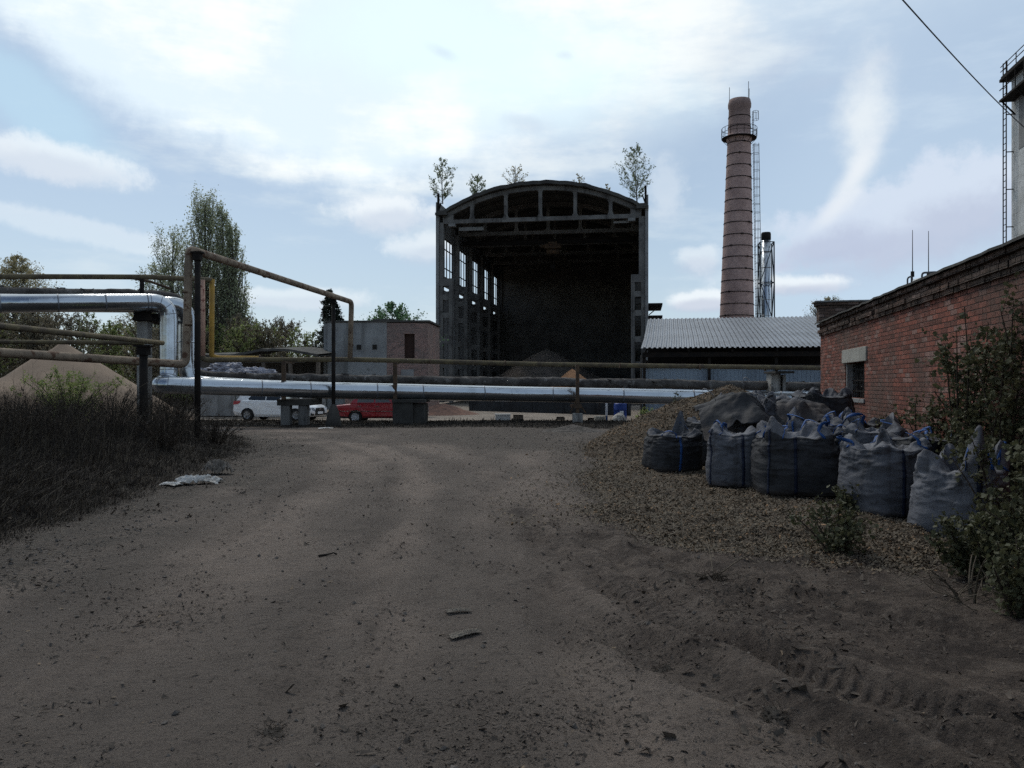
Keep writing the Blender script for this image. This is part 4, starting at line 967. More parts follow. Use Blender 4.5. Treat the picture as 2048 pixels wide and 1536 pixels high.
# ------------------------------------------------------------------ low concrete building and open shed, fence
def build_left_buildings():
    d = 50.0; a = at(655, 645, d); e = at(856, 648, d); TH = R(4)
    cb = thing('concrete_outbuilding', 'grey concrete box building with brick end and dark doorway beside the hall', 'building', (a[0], d, 0), -TH)
    B = lambda b, n, m, p=cb, **k: b.build(n, m, p, world=False, **k)
    Lx = e[0] - a[0] + .05; zt = a[2]; xs = 3.75; dx0, dx1, z0, z1 = 4.85, 5.5, 3.2, 4.72
    b = MB(); b.bx(0, xs, 0, 4.5, 0, zt); b.bx(-.35, 0, .35, 4.5, 0, zt - .03); B(b, 'concrete_wall', M['panel_light'])
    b = MB(); b.bx(xs, dx0, .02, .3, 0, zt - .05); b.bx(dx1, Lx, .02, .3, 0, zt - .05); b.bx(dx0, dx1, .02, .3, 0, z0); b.bx(dx0, dx1, .02, .3, z1, zt - .05); b.bx(Lx - .3, Lx, .3, 4.5, 0, zt - .05); B(b, 'brick_wall', M['brick_pale'])
    b = MB(); b.bx(dx0, dx1, .24, .28, z0, z1); B(b, 'door', M['brown_door'])
    for x in (2.0, 3.0): b = MB(); b.bx(x - .14, x + .14, -.025, .02, 3.75, 4.05); B(b, 'vent_hole', M['dark_hole'])
    b = MB(); b.bx(xs + .9, xs + 1.7, -.02, .015, 1.5, 2.5); B(b, 'hatch', M['panel'])
    b = MB(); b.bx(-.1, Lx + .12, -.06, 4.6, zt + .003, zt + .11); b.bx(2.7, 4.2, .6, 3, zt + .115, zt + .25); B(b, 'roof', M['roof_felt'])
    # long open shed further left
    d = 47.0; a = at(470, 710, d); e = at(642, 705, d)
    sh = thing('open_shed', 'low dark open shed with sagging felt roof left of the outbuilding', 'shed', (a[0], d, 0), R(-4))
    B = lambda b, n, m, p=sh, **k: b.build(n, m, p, world=False, **k)
    Lx = e[0] - a[0]; b = MB(); g = np.random.default_rng(8); X = np.linspace(-2.5, Lx, 24)
    zf = lambda x: 3.32 + .34 * math.sin(max(0, min(1, x / Lx)) * math.pi) + g.uniform(-.02, .03)
    up = np.array([[(x, -.4 + g.uniform(-.1, .1), zf(x)), (x, 5, zf(x) + .35)] for x in X]); lo = up.copy(); lo[..., 2] -= .14
    b.grid(np.stack([lo[:, 0], up[:, 0], up[:, 1], lo[:, 1], lo[:, 0]], 1), 0, False); B(b, 'roof', M['roof_felt'])
    for n_, q in (('lintel', (.6, Lx - .9, -.02, .1, 2.85, 3.15)), ('rear_wall', (-2.5, Lx, 4.7, 5, 0, 3.3)), ('front_wall', (-2.5, -.2, 0, .2, 0, 3.0))): b = MB(); b.bx(*q); B(b, n_, M['concrete_dim'])
    for x in (.1, 1.7, 3.3, Lx - .1): b = MB(); b.bx(x - .1, x + .1, 0, .2, 0, 3.2); B(b, 'post', M['timber'])
    # slab fence behind the white car
    for i, (px0, px1) in enumerate(((398, 470), (472, 560), (562, 650))):
        a = at(px0, 800, 42.5); e = at(px1, 800, 42.5); fn = thing('slab_fence', ['grey concrete fence slab behind the rear of the white car', 'grey concrete fence slab behind the middle of the white car', 'grey concrete fence slab between the white and the red car'][i], 'fence', (a[0], 42.5, 0), 0, 'concrete fence slabs behind the cars')
        b = MB(); L = e[0] - a[0] - .06; b.bx(0, L, 0, .1, -.1, 1.35 - .05 * i); b.build('slab', M['panel_light'], fn, world=False, bevel=.015)
        b = MB(); b.bx(L - .08, L + .05, -.06, .16, -.1, 1.5); b.build('post', M['concrete'], fn, world=False)
    b = MB(); a = at(690, 812, 44); b.bx(a[0], a[0] + 4.6, 44, 44.25, -.1, 1.25)
    tag(b.build('brick_wall', M['brick_pale']), 'low reddish brick wall behind the red car', 'wall')
M['panel_light'] = pmat('panel_light', (.27, .275, .27), (.2, .2, .195), .7, .9, 0, .4, 10, streak=((.11, .11, .105), 1.4, .7), spots=((.13, .13, .125), 1.3, .58, .7))
M['concrete_dim'] = pmat('concrete_dim', (.1, .09, .08), (.06, .055, .05), 1.2, .92, 0, .5, 12)
build_left_buildings()
# ------------------------------------------------------------------ pipelines
def pipe(name, label, pts, r, mat, cat='pipe', bend=.3, n=14, group=None, collars=0, step=None, wob=0.0):
    P = smooth_path(pts, bend, 8)
    b = MB()
    if step:
        P = densify(P, step); k = len(P); g = np.random.default_rng(len(label)); A = np.array(P)
        th = np.arange(n) / n * 2 * np.pi
        s_ = np.concatenate([[0], np.cumsum(np.linalg.norm(np.diff(A, axis=0), axis=1))])
        w = wob * (fbm(s_[:, None] * 2.0, np.cos(th)[None] * 1.2 + 5, np.sin(th)[None] * 1.2 + 5, 4, 71) * 2.0 + .7 * fbm(s_[:, None] * 8, np.cos(th)[None] * 3, np.sin(th)[None] * 3, 3, 72))
        b.tube(P, r, n, wob=w)
    else: b.tube(P, r, n)
    o = tag(b.build(name, mat), label, cat, group)
    return o, P
def collar(o, p, ax, r, w, mat, name='joint_band'):
    b = MB(); p = np.array(p, float); ax = np.array(ax, float) / np.linalg.norm(ax)
    b.tube([p - ax * w / 2, p + ax * w / 2], r, 20, True, True); return b.build(name, mat, o)

r = .31
# front silver heating pipe
h1 = [at(-420, 611, 23.6), at(337, 604, 29.4)]; zlow = 1.60
p = [h1[0], h1[1], (h1[1][0], 29.4, zlow), (h1[1][0] + .06, 28.3, zlow - .02), at(640, 780, 30.8), at(1000, 787, 33), at(1700, 800, 33.2)]
o, P = pipe('heating_pipe', 'thick shiny silver clad heating pipe in front, dropping then running across the yard', p, r, M['cladding'], bend=.62, n=28)
A_ = at(640, 780, 30.8); B_ = at(1000, 787, 33); C_ = at(1700, 800, 33.2); D_ = np.array([h1[1][0] + .06, 28.3, zlow - .02])
for a, e, ts in ((D_, A_, (.25, .62, .93)), (A_, B_, (.3, .55, .9)), (B_, C_, (.15, .35, .55, .8)), (h1[0], h1[1], (.3, .5, .66, .8, .93))):
    for t_ in ts: collar(o, a + (e - a) * t_, e - a, r + .008, .045, M['galv_roof'])
P_ = np.array(P); k_ = [i for i in range(1, len(P_) - 1) if np.dot(P_[i] - P_[i - 1], P_[i + 1] - P_[i]) / (np.linalg.norm(P_[i] - P_[i - 1]) * np.linalg.norm(P_[i + 1] - P_[i])) < .998]
for i in k_[::2]: collar(o, P_[i], P_[i + 1] - P_[i - 1], r + .006, .022, M['galv_roof'], 'elbow_seam')
b = MB(); b.beam((h1[1][0] - .0, 29.4 - r - .004, 4.2), (h1[1][0] + .0, 29.4 - r - .004, 1.9), .03, .02); b.build('seam', M['cladding'], o)
# second silver pipe behind
h2 = [at(-420, 600, 24.9), at(374, 610, 30.6)]
p = [h2[0], h2[1], (h2[1][0], 30.6, 1.62), at(640, 782, 31.9), at(1000, 788, 34.0), at(1700, 800, 34.2)]
o, _ = pipe('heating_pipe', 'second silver heating pipe, running close behind the front one', p, r, M['cladding'], bend=.62, n=28)
collar(o, (h2[1][0], 30.6, 3.2), (0, 0, 1), r + .01, .05, M['cladding'])
# old felt-wrapped pipe
p = [at(-420, 580, 26.2), at(300, 590, 31.4), at(362, 596, 31.8), (at(362, 596, 31.8)[0] + .1, 32.2, 2.05), at(430, 754, 33.0), at(800, 760, 34.9), at(1700, 774, 35.2)]
o, P = pipe('wrapped_pipe', 'old dark pipe in torn felt wrapping, behind and above the silver one', p, .2, M['felt_wrap'], bend=.5, n=16, step=.12, wob=.32)
g = np.random.default_rng(12); b = MB()
for i in range(46):                                                     # torn flaps of wrapping
    q = P[int(g.uniform(.05, .97) * len(P))]; a = g.uniform(0, 6.28); L = g.uniform(.1, .32); k = 5
    pts = [q + np.array([g.uniform(-.08, .08) * j + L * .5 * j / k * g.choice([-1, 1]), -.2 * math.cos(a) - .02 * j, .2 * math.sin(a) + .03 * j * g.uniform(-1, .6)]) for j in range(k)]
    b.ribbon(pts, (g.normal(0, .4), .3, 1), g.uniform(.06, .2))
b.build('torn_wrap', M['felt_wrap'], o)
# gas pipe over the road (tall gate) and its low run
dl = 20.4
pa = [at(-500, 687, 12.2), at(0, 705, 16.6), at(372, 729, dl), at(378, 498, dl), at(703, 604, 31.6), at(700, 719, 31.7)]
o, _ = pipe('gas_pipe', 'rusty yellow gas pipe, rising beside the dark gate post and crossing high over the road', pa, .10, M['yellow_rust'], bend=.2)
for q, ax in ((at(376, 650, dl), (0, 0, 1)), (at(374, 585, dl), (0, 0, 1)), (at(702, 690, 31.7), (0, 0, 1)), (at(530, 549, 25.6), (4, 11, 0))): collar(o, q, ax, .108, .05, M['rust_steel'], 'weld_band')
pb = [at(404, 556, 30.4), at(405, 720, 30.4), at(700, 719, 31.7), at(1100, 729, 33.2), at(1720, 737, 33.6)]
o, _ = pipe('gas_pipe', 'mossy gas pipe, long low run above the silver pipe with a pink rusty riser', pb, .098, [M['moss_pipe']], bend=.22)
b = MB(); b.tube([at(404, 560, 30.4), at(405, 640, 30.4), at(405, 712, 30.4)], .104, 14); b.build('riser', M['pink_rust'], o)
for px in (520, 650, 860, 1010, 1240, 1400, 1530): q = at(px, 719 + (px - 700) * .022, 31.7 + (px - 700) * .0022); collar(o, q, (1, .06, 0), .106, .05, M['rust_steel'], 'weld_band')
pe = [at(-400, 551, 26.5), at(0, 553, 28.2), at(300, 554, 29.9), at(424, 560, 31.4), at(423, 712, 31.4), at(436, 716, 31.5), at(520, 717, 31.9)]
o, _ = pipe('gas_pipe', 'upper brown gas pipe carried on a short post above the silver pipes', pe[:4], .095, M['moss_pipe'], bend=.25)
o, _ = pipe('gas_pipe', 'bright ochre riser pipe, vertical between the pink riser and the poplars', [pe[3] + np.array([0, 0, .03]), pe[4], pe[5], pe[6]], .10, M['ochre'], bend=.2)
# thin pipes at the left
o, _ = pipe('thin_pipe', 'thin rusty pipe sloping towards the camera with a cut open end', [at(-300, 614, 8.9), at(0, 652, 12.6), at(325, 686, 18.4)], .055, M['moss_pipe'], n=12)
b = MB(); q = at(325, 686, 18.4); u = q - at(0, 652, 12.6); u /= np.linalg.norm(u); b.tube([q - u * .02, q + u * .004], .045, 12); b.build('open_end', M['dark_hole'], o)
pipe('thin_pipe', 'thin mossy level pipe, just below the sloping cut pipe', [at(-300, 681, 18.3), at(288, 686, 18.25)], .048, M['moss_pipe'], n=12)
b = MB(); b.tube(densify([at(262, 556, 30.3), at(300, 563, 30.6), at(340, 577, 31.1)], .1), .05, 8); tag(b.build('pipe_offcut', M['rust_steel']), 'short rusty pipe offcut resting under the upper gas pipe', 'pipe')
b = MB()

# posts and supports
def post(px, d, z1, w, name, label, mat, base=None, group=None, plate=True):
    x = (px - CX) / F * d; z0 = gz(x, d)
    t = thing(name, label, 'post', (x, d, z0), 0, group)
    b = MB(); b.tube([(0, 0, -.2), (0, 0, z1 - z0)], w / 2, 12); b.build('shaft', mat, t, world=False)
    if plate: b = MB(); b.box((0, 0, z1 - z0 + .02), (w * 1.9, w * 1.5, .04)); b.box((0, 0, z1 - z0 - .09), (w * 1.25, w * 1.25, .18)); b.build('saddle', mat, t, world=False)
    if base: b = MB(); b.lathe([(base, -.1), (base, .12), (base * .72, .5), (w * .6, .82)], 8, smooth=False); b.build('foot', M['concrete_dark'], t, world=False)
    return t
M['concrete_dark'] = pmat('concrete_dark', (.06, .056, .05), (.04, .037, .033), 2, .95, 0, .6, 20)
M['pillar'] = pmat('pillar', (.33, .315, .29), (.22, .21, .195), 1.6, .92, 0, .6, 22, streak=((.06, .055, .05), 2, .7), spots=((.07, .065, .06), 3, .58, .8))
post(395, dl - .02, at(395, 507, dl)[2], .15, 'gate_post', 'tall dark steel gate post at the left side of the road', M['dark_steel'], group=None)
post(667, 30.2, at(667, 598, 30.2)[2], .15, 'gate_post', 'tall dark steel gate post with a black conical foot by the cars', M['dark_steel'], .3)
post(287, 18.1, at(287, 694, 18.1)[2], .18, 'pipe_post', 'thick dark steel post, standing in the weeds under the thin pipes', M['dark_steel'])
def thin_post(px, z0, z1, d, parent=None, w=.12):
    x = (px - CX) / F * d; b = MB(); b.bx(x - w / 2, x + w / 2, d - w / 2, d + w / 2, z0, z1); return b
# left pillar with its steel head
x = at(289, 700, 29.6)[0]; zt = at(289, 643, 29.6)[2]
t = thing('pipe_support', 'tall grey concrete pillar with steel head under the upper silver pipes', 'support', (x, 29.6, 0), 0)
b = MB(); b.bx(x - .2, x + .2, 29.4, 29.8, -.1, zt); b.build('pillar', M['pillar'], t, bevel=.02)
b = MB(); b.bx(x - .26, x + .45, 29.2, 31.6, zt + .003, zt + .12); b.bx(x - .22, x + .4, 29.2, 29.32, zt + .123, zt + .33); b.bx(x - .2, x + .5, 29.6, 29.8, zt + .123, zt + .3); b.bx(x - .1, x + .6, 31.2, 31.35, zt + .123, zt + .33); b.build('steel_head', M['dark_steel'], t)
ze = at(282, 554, 29.8)[2] - .1; b = MB(); b.bx(x - .2, x - .08, 29.64, 29.76, zt + .3, ze); b.build('post', M['dark_steel'], t)
# supports under the run
d = 32.0; z0 = .0
x0, x1 = at(573, 0, 30.6)[0], at(608, 0, 30.6)[0]; d = 30.6
t = thing('pipe_support', 'two-legged concrete support beside the white car', 'support', ((x0 + x1) / 2, d, 0), 0, None)
for x in (x0, x1): b = MB(); b.bx(x - .17, x + .17, d - .2, d + .2, -.1, .78); b.build('leg', M['hall_concrete'], t, bevel=.015)
b = MB(); b.bx(x0 - .3, x1 + .3, d - .24, d + 1.7, .783, 1.02); b.build('crossbeam', M['concrete_dark'], t, bevel=.015)
x = at(568, 0, 30.2)[0]; b = MB(); b.bx(x - .07, x + .07, 30.1, 30.24, 1.023, at(568, 722, 30.2)[2] - .02); b.beam((x, 30.17, at(568, 722, 30.2)[2] - .04), (x, 31.5, at(568, 722, 30.2)[2] - .04), .1, .06); b.build('post', M['rust_steel'], t)
d = 31.4; x0, x1 = at(785, 0, d)[0], at(848, 0, d)[0]
t = thing('pipe_support', 'broad dark concrete block support in front of the red car', 'support', ((x0 + x1) / 2, d, 0))
b = MB(); b.bx(x0, x0 + .8, d, d + 1.6, -.1, .86); b.bx(x0 + .803, x1, d + .15, d + 1.5, -.1, .82); b.build('block', M['concrete_dark'], t, bevel=.02)
b = MB(); b.bx(x0 - .02, x1 + .05, d - .06, d + 1.7, .863, 1.0); b.build('cap', M['concrete_dark'], t, bevel=.015)
x = at(790, 0, d)[0]; b = MB(); b.bx(x - .075, x + .075, d - .03, d + .12, 1.003, at(790, 726, d)[2]); b.beam((x, d + .05, at(790, 726, d)[2]), (x, d + .9, at(790, 726, d)[2]), .1, .06); b.build('post', M['rust_steel'], t)
d = 32.4; x = at(1155, 0, d)[0]
t = thing('pipe_support', 'rusty steel post support on a square concrete foot before the trough', 'support', (x, d, 0))
b = MB(); b.bx(x - .2, x + .2, d - .2, d + .2, -.1, .42); b.build('foot', M['pillar'], t, bevel=.015)
b = MB(); b.bx(x - .07, x + .07, d - .07, d + .07, .423, at(1155, 731, d)[2]); b.bx(x - .17, x + .17, d - .1, d + 1.9, .62, .74); b.beam((x - .3, d, .45), (x, d, 1.0), .06, .06); b.beam((x + .33, d, .42), (x, d, .95), .05, .05); b.beam((x, d, at(1155, 731, d)[2]), (x, d + 1.2, at(1155, 731, d)[2]), .1, .07)
b.build('post', M['rust_steel'], t)
d = 33.9; x = at(1566, 0, d)[0]
t = thing('pipe_support', 'grey concrete pillar under the gas pipe beside the brick corner', 'support', (x, d + .9, 0))
b = MB(); b.bx(x - .3, x + .1, d + .6, d + 1.3, -.1, 2.05); b.bx(x + .2, x + .34, d + .6, d + 1.2, -.1, 2.0); b.build('pillar', M['pillar'], t, bevel=.02)
b = MB(); b.bx(x - .38, x + .42, d - .2, d + 1.4, 2.053, 2.14); b.build('cap', M['concrete_dark'], t)

# ------------------------------------------------------------------ cars
def wheel(t, x, y, r, w, rimmat, hub=True):
    s = 1 if y > 0 else -1
    wh = bpy.data.objects.new('wheel', None); col.objects.link(wh); wh.parent = t; WM[wh.name] = WM[t.name]
    b = MB(); prof = [(r * .62, -w / 2), (r * .93, -w / 2), (r, -w * .3), (r, w * .3), (r * .93, w / 2), (r * .62, w / 2)]
    a = np.arange(28) / 28 * 2 * np.pi
    b.grid(np.array([[(x + q * math.cos(c), y + z, r + q * math.sin(c)) for c in a] for q, z in prof]), 0, True, True); b.build('tyre', M['rubber'], wh, world=False)
    b = MB(); yo = y + s * w * .36
    b.grid(np.array([[(x + q * math.cos(c), y + s * z, r + q * math.sin(c)) for c in a] for q, z in ((r * .64, w * .5), (r * .58, w * .42), (r * .5, w * .3), (.0, w * .3))]), 0, True, True)
    for i in range(5 if hub else 8):
        c = i * 2 * np.pi / (5 if hub else 8) + .3; b.beam((x, yo, r), (x + r * .58 * math.cos(c), yo + s * .01, r + r * .58 * math.sin(c)), .05 if hub else .03, .03)
    b.grid(np.array([[(x + q * math.cos(c), y + s * z, r + q * math.sin(c)) for c in a] for q, z in ((r * .2, w * .38), (r * .17, w * .46), (0, w * .47))]), 0, True, True)
    b.build('rim', rimmat, wh, world=False)

def arch(cx, r, n=10):
    return [(cx - r * math.cos(t_), .30 + r * math.sin(t_) * 1.0) for t_ in np.linspace(-.25, math.pi + .25, n)]

def shell(b, prof, w, tuck, inset=.05, m=0):
    """side outline (x, z) carried across the width with rounded shoulders; tuck(z) pulls the sides in"""
    P = np.array(prof); c = P.mean(0); n = len(P)
    rows = []
    for yy, k in ((-1, 1), (-1, 0), (-.0, 0), (1, 0), (1, 1)):
        Q = P.copy()
        if k: Q = c + (P - c) * (1 - inset * 1.2 / np.maximum(.3, np.abs(P - c).max(0)))
        wy = np.array([w / 2 - tuck(z) for z in Q[:, 1]])
        yv = yy * (wy - (0 if k else .06))
        if yy == 0: Q[:, 1] = Q[:, 1] + .02 * (Q[:, 1] > .6)
        rows.append(np.stack([Q[:, 0], yv, Q[:, 1]], 1))
    b.grid(np.array(rows), m, True, True)
    o_ = b.n - 5 * n
    b.f.setdefault(n, []).append((np.array([list(range(n))[::-1]]) + o_, m, False)); b.f.setdefault(n, []).append((np.array([list(range(n))]) + o_ + 4 * n, m, False))

def panel(poly, w, tuck, off, side, thick=.012):
    """a plate following the car's side, slightly proud"""
    b = MB(); n = len(poly)
    y = lambda z, o: side * (w / 2 - tuck(z) + o)
    v = [(x, y(z, off), z) for x, z in poly] + [(x, y(z, off - thick), z) for x, z in poly]
    b.add(v, [tuple(range(n))[::side], tuple(range(2 * n - 1, n - 1, -1))[::side]] + [(i, (i + 1) % n, (i + 1) % n + n, i + n)[::-side] for i in range(n)])
    return b

def hatchback():
    t = thing('hatchback_car', 'white hatchback car seen under the silver pipe', 'car', (-11.6, 40.0, gz(-11.6, 40)), R(-13))
    B = lambda b, n, m, p=t, **k: b.build(n, m, p, world=False, **k)
    w = 1.78; tuck = lambda z: .03 + .10 * max(0, z - .72) + (.06 if z < .3 else 0) + .0 * z
    fx, rx = 1.32, -1.33
    prof = [(2.08, .24), (2.17, .42), (2.14, .62), (2.02, .74), (1.6, .88), (1.0, .98), (.75, 1.0), (-1.5, 1.04), (-1.98, .98), (-2.08, .8), (-2.12, .5), (-2.03, .26)] + [(rx - .37 - .02, .22)] + arch(rx, .37) + [(rx + .39, .2), (fx - .39, .2)] + arch(fx, .37) + [(fx + .39, .22)]
    b = MB(); shell(b, prof, w, tuck); bd = B(b, 'body', M['white_paint'], bevel=0)
    gw = lambda z: .10 + .34 * max(0, z - .98)
    gh = [(.95, .97), (.15, 1.40), (-.4, 1.47), (-1.2, 1.45), (-1.75, 1.36), (-1.96, .99)]
    b = MB(); shell(b, gh, w, gw, .04); B(b, 'roof', M['white_paint'])
    for s in (-1, 1):
        b = panel([(.72, 1.03), (.12, 1.34), (-.32, 1.39), (-.32, 1.03)], w, gw, .006, s); B(b, 'window', M['car_glass'])
        b = panel([(-.37, 1.03), (-.37, 1.39), (-1.0, 1.38), (-1.3, 1.12), (-1.25, 1.04)], w, gw, .006, s); B(b, 'window', M['car_glass'])
        b = panel([(.78, .33), (.82, .95), (-.3, .985), (-.3, .33)], w, tuck, .006, s); d1 = B(b, 'door', M['white_paint'])
        b = panel([(-.32, .33), (-.32, .985), (-1.22, 1.0), (-1.0, .7), (-.93, .45), (-.85, .33)], w, tuck, .006, s); d2 = B(b, 'door', M['white_paint'])
        for dd, x in ((d1, -.16), (d2, -1.02)): b = MB(); b.box((x, s * (w / 2 - .05), .86), (.2, .05, .035)); B(b, 'handle', M['white_paint'], dd)
        b = MB(); b.box((.62, s * (w / 2 + .06), 1.05), (.12, .22, .13)); B(b, 'mirror', M['white_paint'], bevel=.03)
        b = panel([(2.12, .55), (2.13, .66), (1.55, .82), (1.62, .7)], w, tuck, .012, s); B(b, 'headlight', M['lens_clear'])
        b = panel([(-2.07, .8), (-2.06, .98), (-1.66, 1.0), (-1.75, .86)], w, tuck, .012, s); B(b, 'taillight', M['lens_red'])
        wheel(t, fx, s * (w / 2 - .15), .31, .2, M['rim_grey']); wheel(t, rx, s * (w / 2 - .15), .31, .2, M['rim_grey'])
    for s in (-1, 1):
        b = MB(); b.add([(2.165, s * .45, .5), (2.14, s * .8, .55), (2.12, s * .8, .68), (2.10, s * .5, .66)], [(0, 1, 2, 3)]); B(b, 'headlight', M['lens_clear'], solid=.02)
        b = MB(); b.box((2.12, s * .7, .36), (.06, .28, .14)); B(b, 'fog_lamp', M['black_plastic'], bevel=.02)
    b = MB(); b.extrude([(-.42, .3), (.42, .3), (.5, .46), (.38, .66), (-.38, .66), (-.5, .46)], 2.135, 2.185, axis='x'); g_ = B(b, 'grille', M['black_plastic'])
    b = MB(); b.box((2.19, 0, .62), (.02, .16, .09)); B(b, 'badge', M['chrome'], g_, bevel=.008)
    b = MB(); b.box((2.195, 0, .42), (.015, .52, .11)); B(b, 'licence_plate', M['plate'])
    b = MB(); b.add([(.93, -.72, 1.0), (.93, .72, 1.0), (.2, .58, 1.4), (.2, -.58, 1.4)], [(0, 1, 2, 3)]); B(b, 'windscreen', M['car_glass'], solid=.015)
    b = MB(); b.add([(-1.99, -.62, 1.02), (-1.99, .62, 1.02), (-1.80, .55, 1.34), (-1.80, -.55, 1.34)], [(3, 2, 1, 0)]); B(b, 'rear_window', M['car_glass'], solid=.015)
    b = MB(); b.bx(-1.95, 2.0, -.78, .78, .2, .6); B(b, 'underbody', M['black_plastic'])

def sedan():
    t = thing('sedan_car', 'old red boxy sedan car, behind the concrete block support', 'car', (-6.12, 37.5, gz(-6, 37.5)), R(-3))
    B = lambda b, n, m, p=t, **k: b.build(n, m, p, world=False, **k)
    w = 1.61; tuck = lambda z: .02 + .10 * max(0, z - .62) + (.07 if z < .32 else 0)
    fx, rx = 1.36, -1.06
    prof = [(1.98, .36), (2.0, .5), (1.99, .78), (1.9, .84), (.82, .92), (-1.15, .92), (-1.2, .9), (-1.96, .83), (-2.0, .76), (-1.99, .5), (-1.94, .36)] + [(rx - .36, .3)] + arch(rx, .34) + [(rx + .36, .27), (fx - .36, .27)] + arch(fx, .34) + [(fx + .36, .3)]
    b = MB(); shell(b, prof, w, tuck, .03); B(b, 'body', M['red_paint'])
    gw = lambda z: .07 + .33 * max(0, z - .92)
    gh = [(.80, .91), (.36, 1.36), (.1, 1.42), (-.72, 1.42), (-.95, 1.37), (-1.32, .9)]
    b = MB(); shell(b, gh, w, gw, .03); B(b, 'roof', M['red_paint'])
    for s in (-1, 1):
        b = panel([(.6, .97), (.27, 1.32), (-.13, 1.35), (-.13, .97)], w, gw, .006, s); B(b, 'window', M['car_glass_pale'])
        b = panel([(-.2, .97), (-.2, 1.35), (-.72, 1.34), (-.88, 1.28), (-.99, .97)], w, gw, .006, s); B(b, 'window', M['car_glass_pale'])
        b = panel([(.72, .36), (.72, .9), (-.14, .9), (-.14, .36)], w, tuck, .006, s); d1 = B(b, 'door', M['red_paint'])
        b = panel([(-.17, .36), (-.17, .9), (-1.0, .9), (-.98, .72), (-.72, .58), (-.66, .36)], w, tuck, .006, s); d2 = B(b, 'door', M['red_paint'])
        for dd, x in ((d1, -.02), (d2, -.86)): b = MB(); b.box((x, s * (w / 2 - .01), .8), (.16, .04, .03)); B(b, 'handle', M['chrome'], dd)
        b = panel([(1.9, .56), (1.9, .585), (-1.95, .585), (-1.95, .56)], w, tuck, .012, s); B(b, 'side_trim', M['chrome'])
        wheel(t, fx, s * (w / 2 - .13), .30, .17, M['skin_grey'], False); wheel(t, rx, s * (w / 2 - .13), .30, .17, M['skin_grey'], False)
        b = MB(); b.box((-2.0, s * .6, .7), (.04, .24, .14)); B(b, 'taillight', M['lens_red'], bevel=.01)
        b = MB(); b.tube([(1.98, s * .58, .66), (2.03, s * .58, .66)], .09, 14); B(b, 'headlight', M['lens_clear'])
    for x in (2.06, -2.06):
        b = MB(); b.box((x, 0, .46), (.09, 1.62, .11)); 
        for s in (-1, 1): b.box((x - .12 * np.sign(x), s * .8, .46), (.24, .06, .11))
        B(b, 'bumper', M['chrome'], bevel=.02)
    b = MB(); b.box((2.0, 0, .66), (.04, 1.4, .22)); B(b, 'grille', M['black_plastic'])
    b = MB(); b.box((-2.11, 0, .47), (.015, .5, .11)); B(b, 'licence_plate', M['plate'])
    b = MB(); b.bx(-1.9, 1.9, -.7, .7, .24, .6); B(b, 'underbody', M['black_plastic'])
M['car_glass_pale'] = glassmat('car_glass_pale', (.10, .10, .095))
hatchback(); sedan()

# ------------------------------------------------------------------ trough, blocks, drums in the yard
M['trough'] = pmat('trough', (.05, .053, .058), (.035, .036, .038), 1.5, .6, .2, .2, 20, spots=((.06, .04, .03), 2.5, .6, .7))
x0, x1 = at(938, 0, 37)[0], at(1262, 0, 37)[0]
t = thing('steel_trough', 'long dark grey steel trough body standing on blocks behind the pipes', 'trough', ((x0 + x1) / 2, 37, 0))
b = MB(); g = np.random.default_rng(5)
b.extrude([(x0, .36), (x1, .12), (x1, 1.2), (x0, 1.2)], 37, 37.06); b.extrude([(x0, .36), (x1, .12), (x1, 1.2), (x0, 1.2)], 38.6, 38.66); b.bx(x0, x0 + .06, 37.06, 38.6, .36, 1.2); b.bx(x1 - .06, x1, 37.06, 38.6, .14, 1.2)
b.add([(x0, 37.06, .37), (x1, 37.06, .13), (x1, 38.6, .13), (x0, 38.6, .37)], [(0, 1, 2, 3)]); b.build('body', M['trough'], t)
for i in range(6): x = x0 + .1 + i * (x1 - x0 - .2) / 5; b = MB(); b.bx(x - .05, x + .05, 36.93, 36.998, .42 - .2 * i / 5, 1.15); b.build('rib', M['trough'], t)
b = MB(); b.bx(x0 - .03, x1 + .03, 36.92, 37.0, 1.153, 1.23); b.build('rim', M['trough'], t)
M_blk = M['timber']
for i, (px, w, h, lab) in enumerate(((1035, .55, .34, 'dark timber block, thickest one under the steel trough'), (1120, .4, .25, 'timber block under the middle of the steel trough'), (1185, .5, .2, 'low timber block under the trough, just right of the rusty post'))):
    x = at(px, 0, 37.6)[0]; z = gz(x, 37.6); t = thing('timber_block', lab, 'block', (x, 37.6, z), 0, 'timber blocks under the steel trough')
    b = MB(); b.box((0, 0, h * .25), (w, 1.2, h * .46)); b.build('lower_baulk', M['concrete_dark'], t, world=False, bevel=.01); b = MB(); b.box((.03, 0, h * .75), (w * .85, 1.0, h * .5)); b.build('upper_baulk', M['timber'], t, world=False, bevel=.01)
def pallet(px, d, label, boxh):
    x = at(px, 0, d)[0]; z = gz(x, d); t = thing('wooden_pallet', label, 'pallet', (x, d, z), R(4), 'wooden pallets in the yard')
    for i in range(3): b = MB(); b.box((0, -.38 + .38 * i, .05), (1.1, .1, .1)); b.build('runner', M['timber'], t, world=False)
    for i in range(6): b = MB(); b.box((-.48 + .192 * i, 0, .115), (.12, .86, .025)); b.build('slat', M['timber'], t, world=False)
    if boxh:
        b = MB(); b.box((.12, 0, 0), (.66, .5, boxh)); b.box((.12, 0, boxh / 2 + .015), (.69, .53, .03)); o = b.build('storage_box', M['white_plastic']); o.location = (x, d, z + .13 + boxh / 2); o.rotation_euler.z = R(4); tag(o, 'small white box lying on the left pallet behind the pipe', 'box')
pallet(1000, 35.6, 'weathered pallet carrying a white box', .24)
pallet(1132, 35.7, 'empty weathered pallet left of the rusty post support', 0)
x = at(1241, 0, 36)[0]; z = gz(x, 36)
t = thing('plastic_drum', 'blue plastic drum with white label behind the pipe', 'drum', (x, 36.1, z))
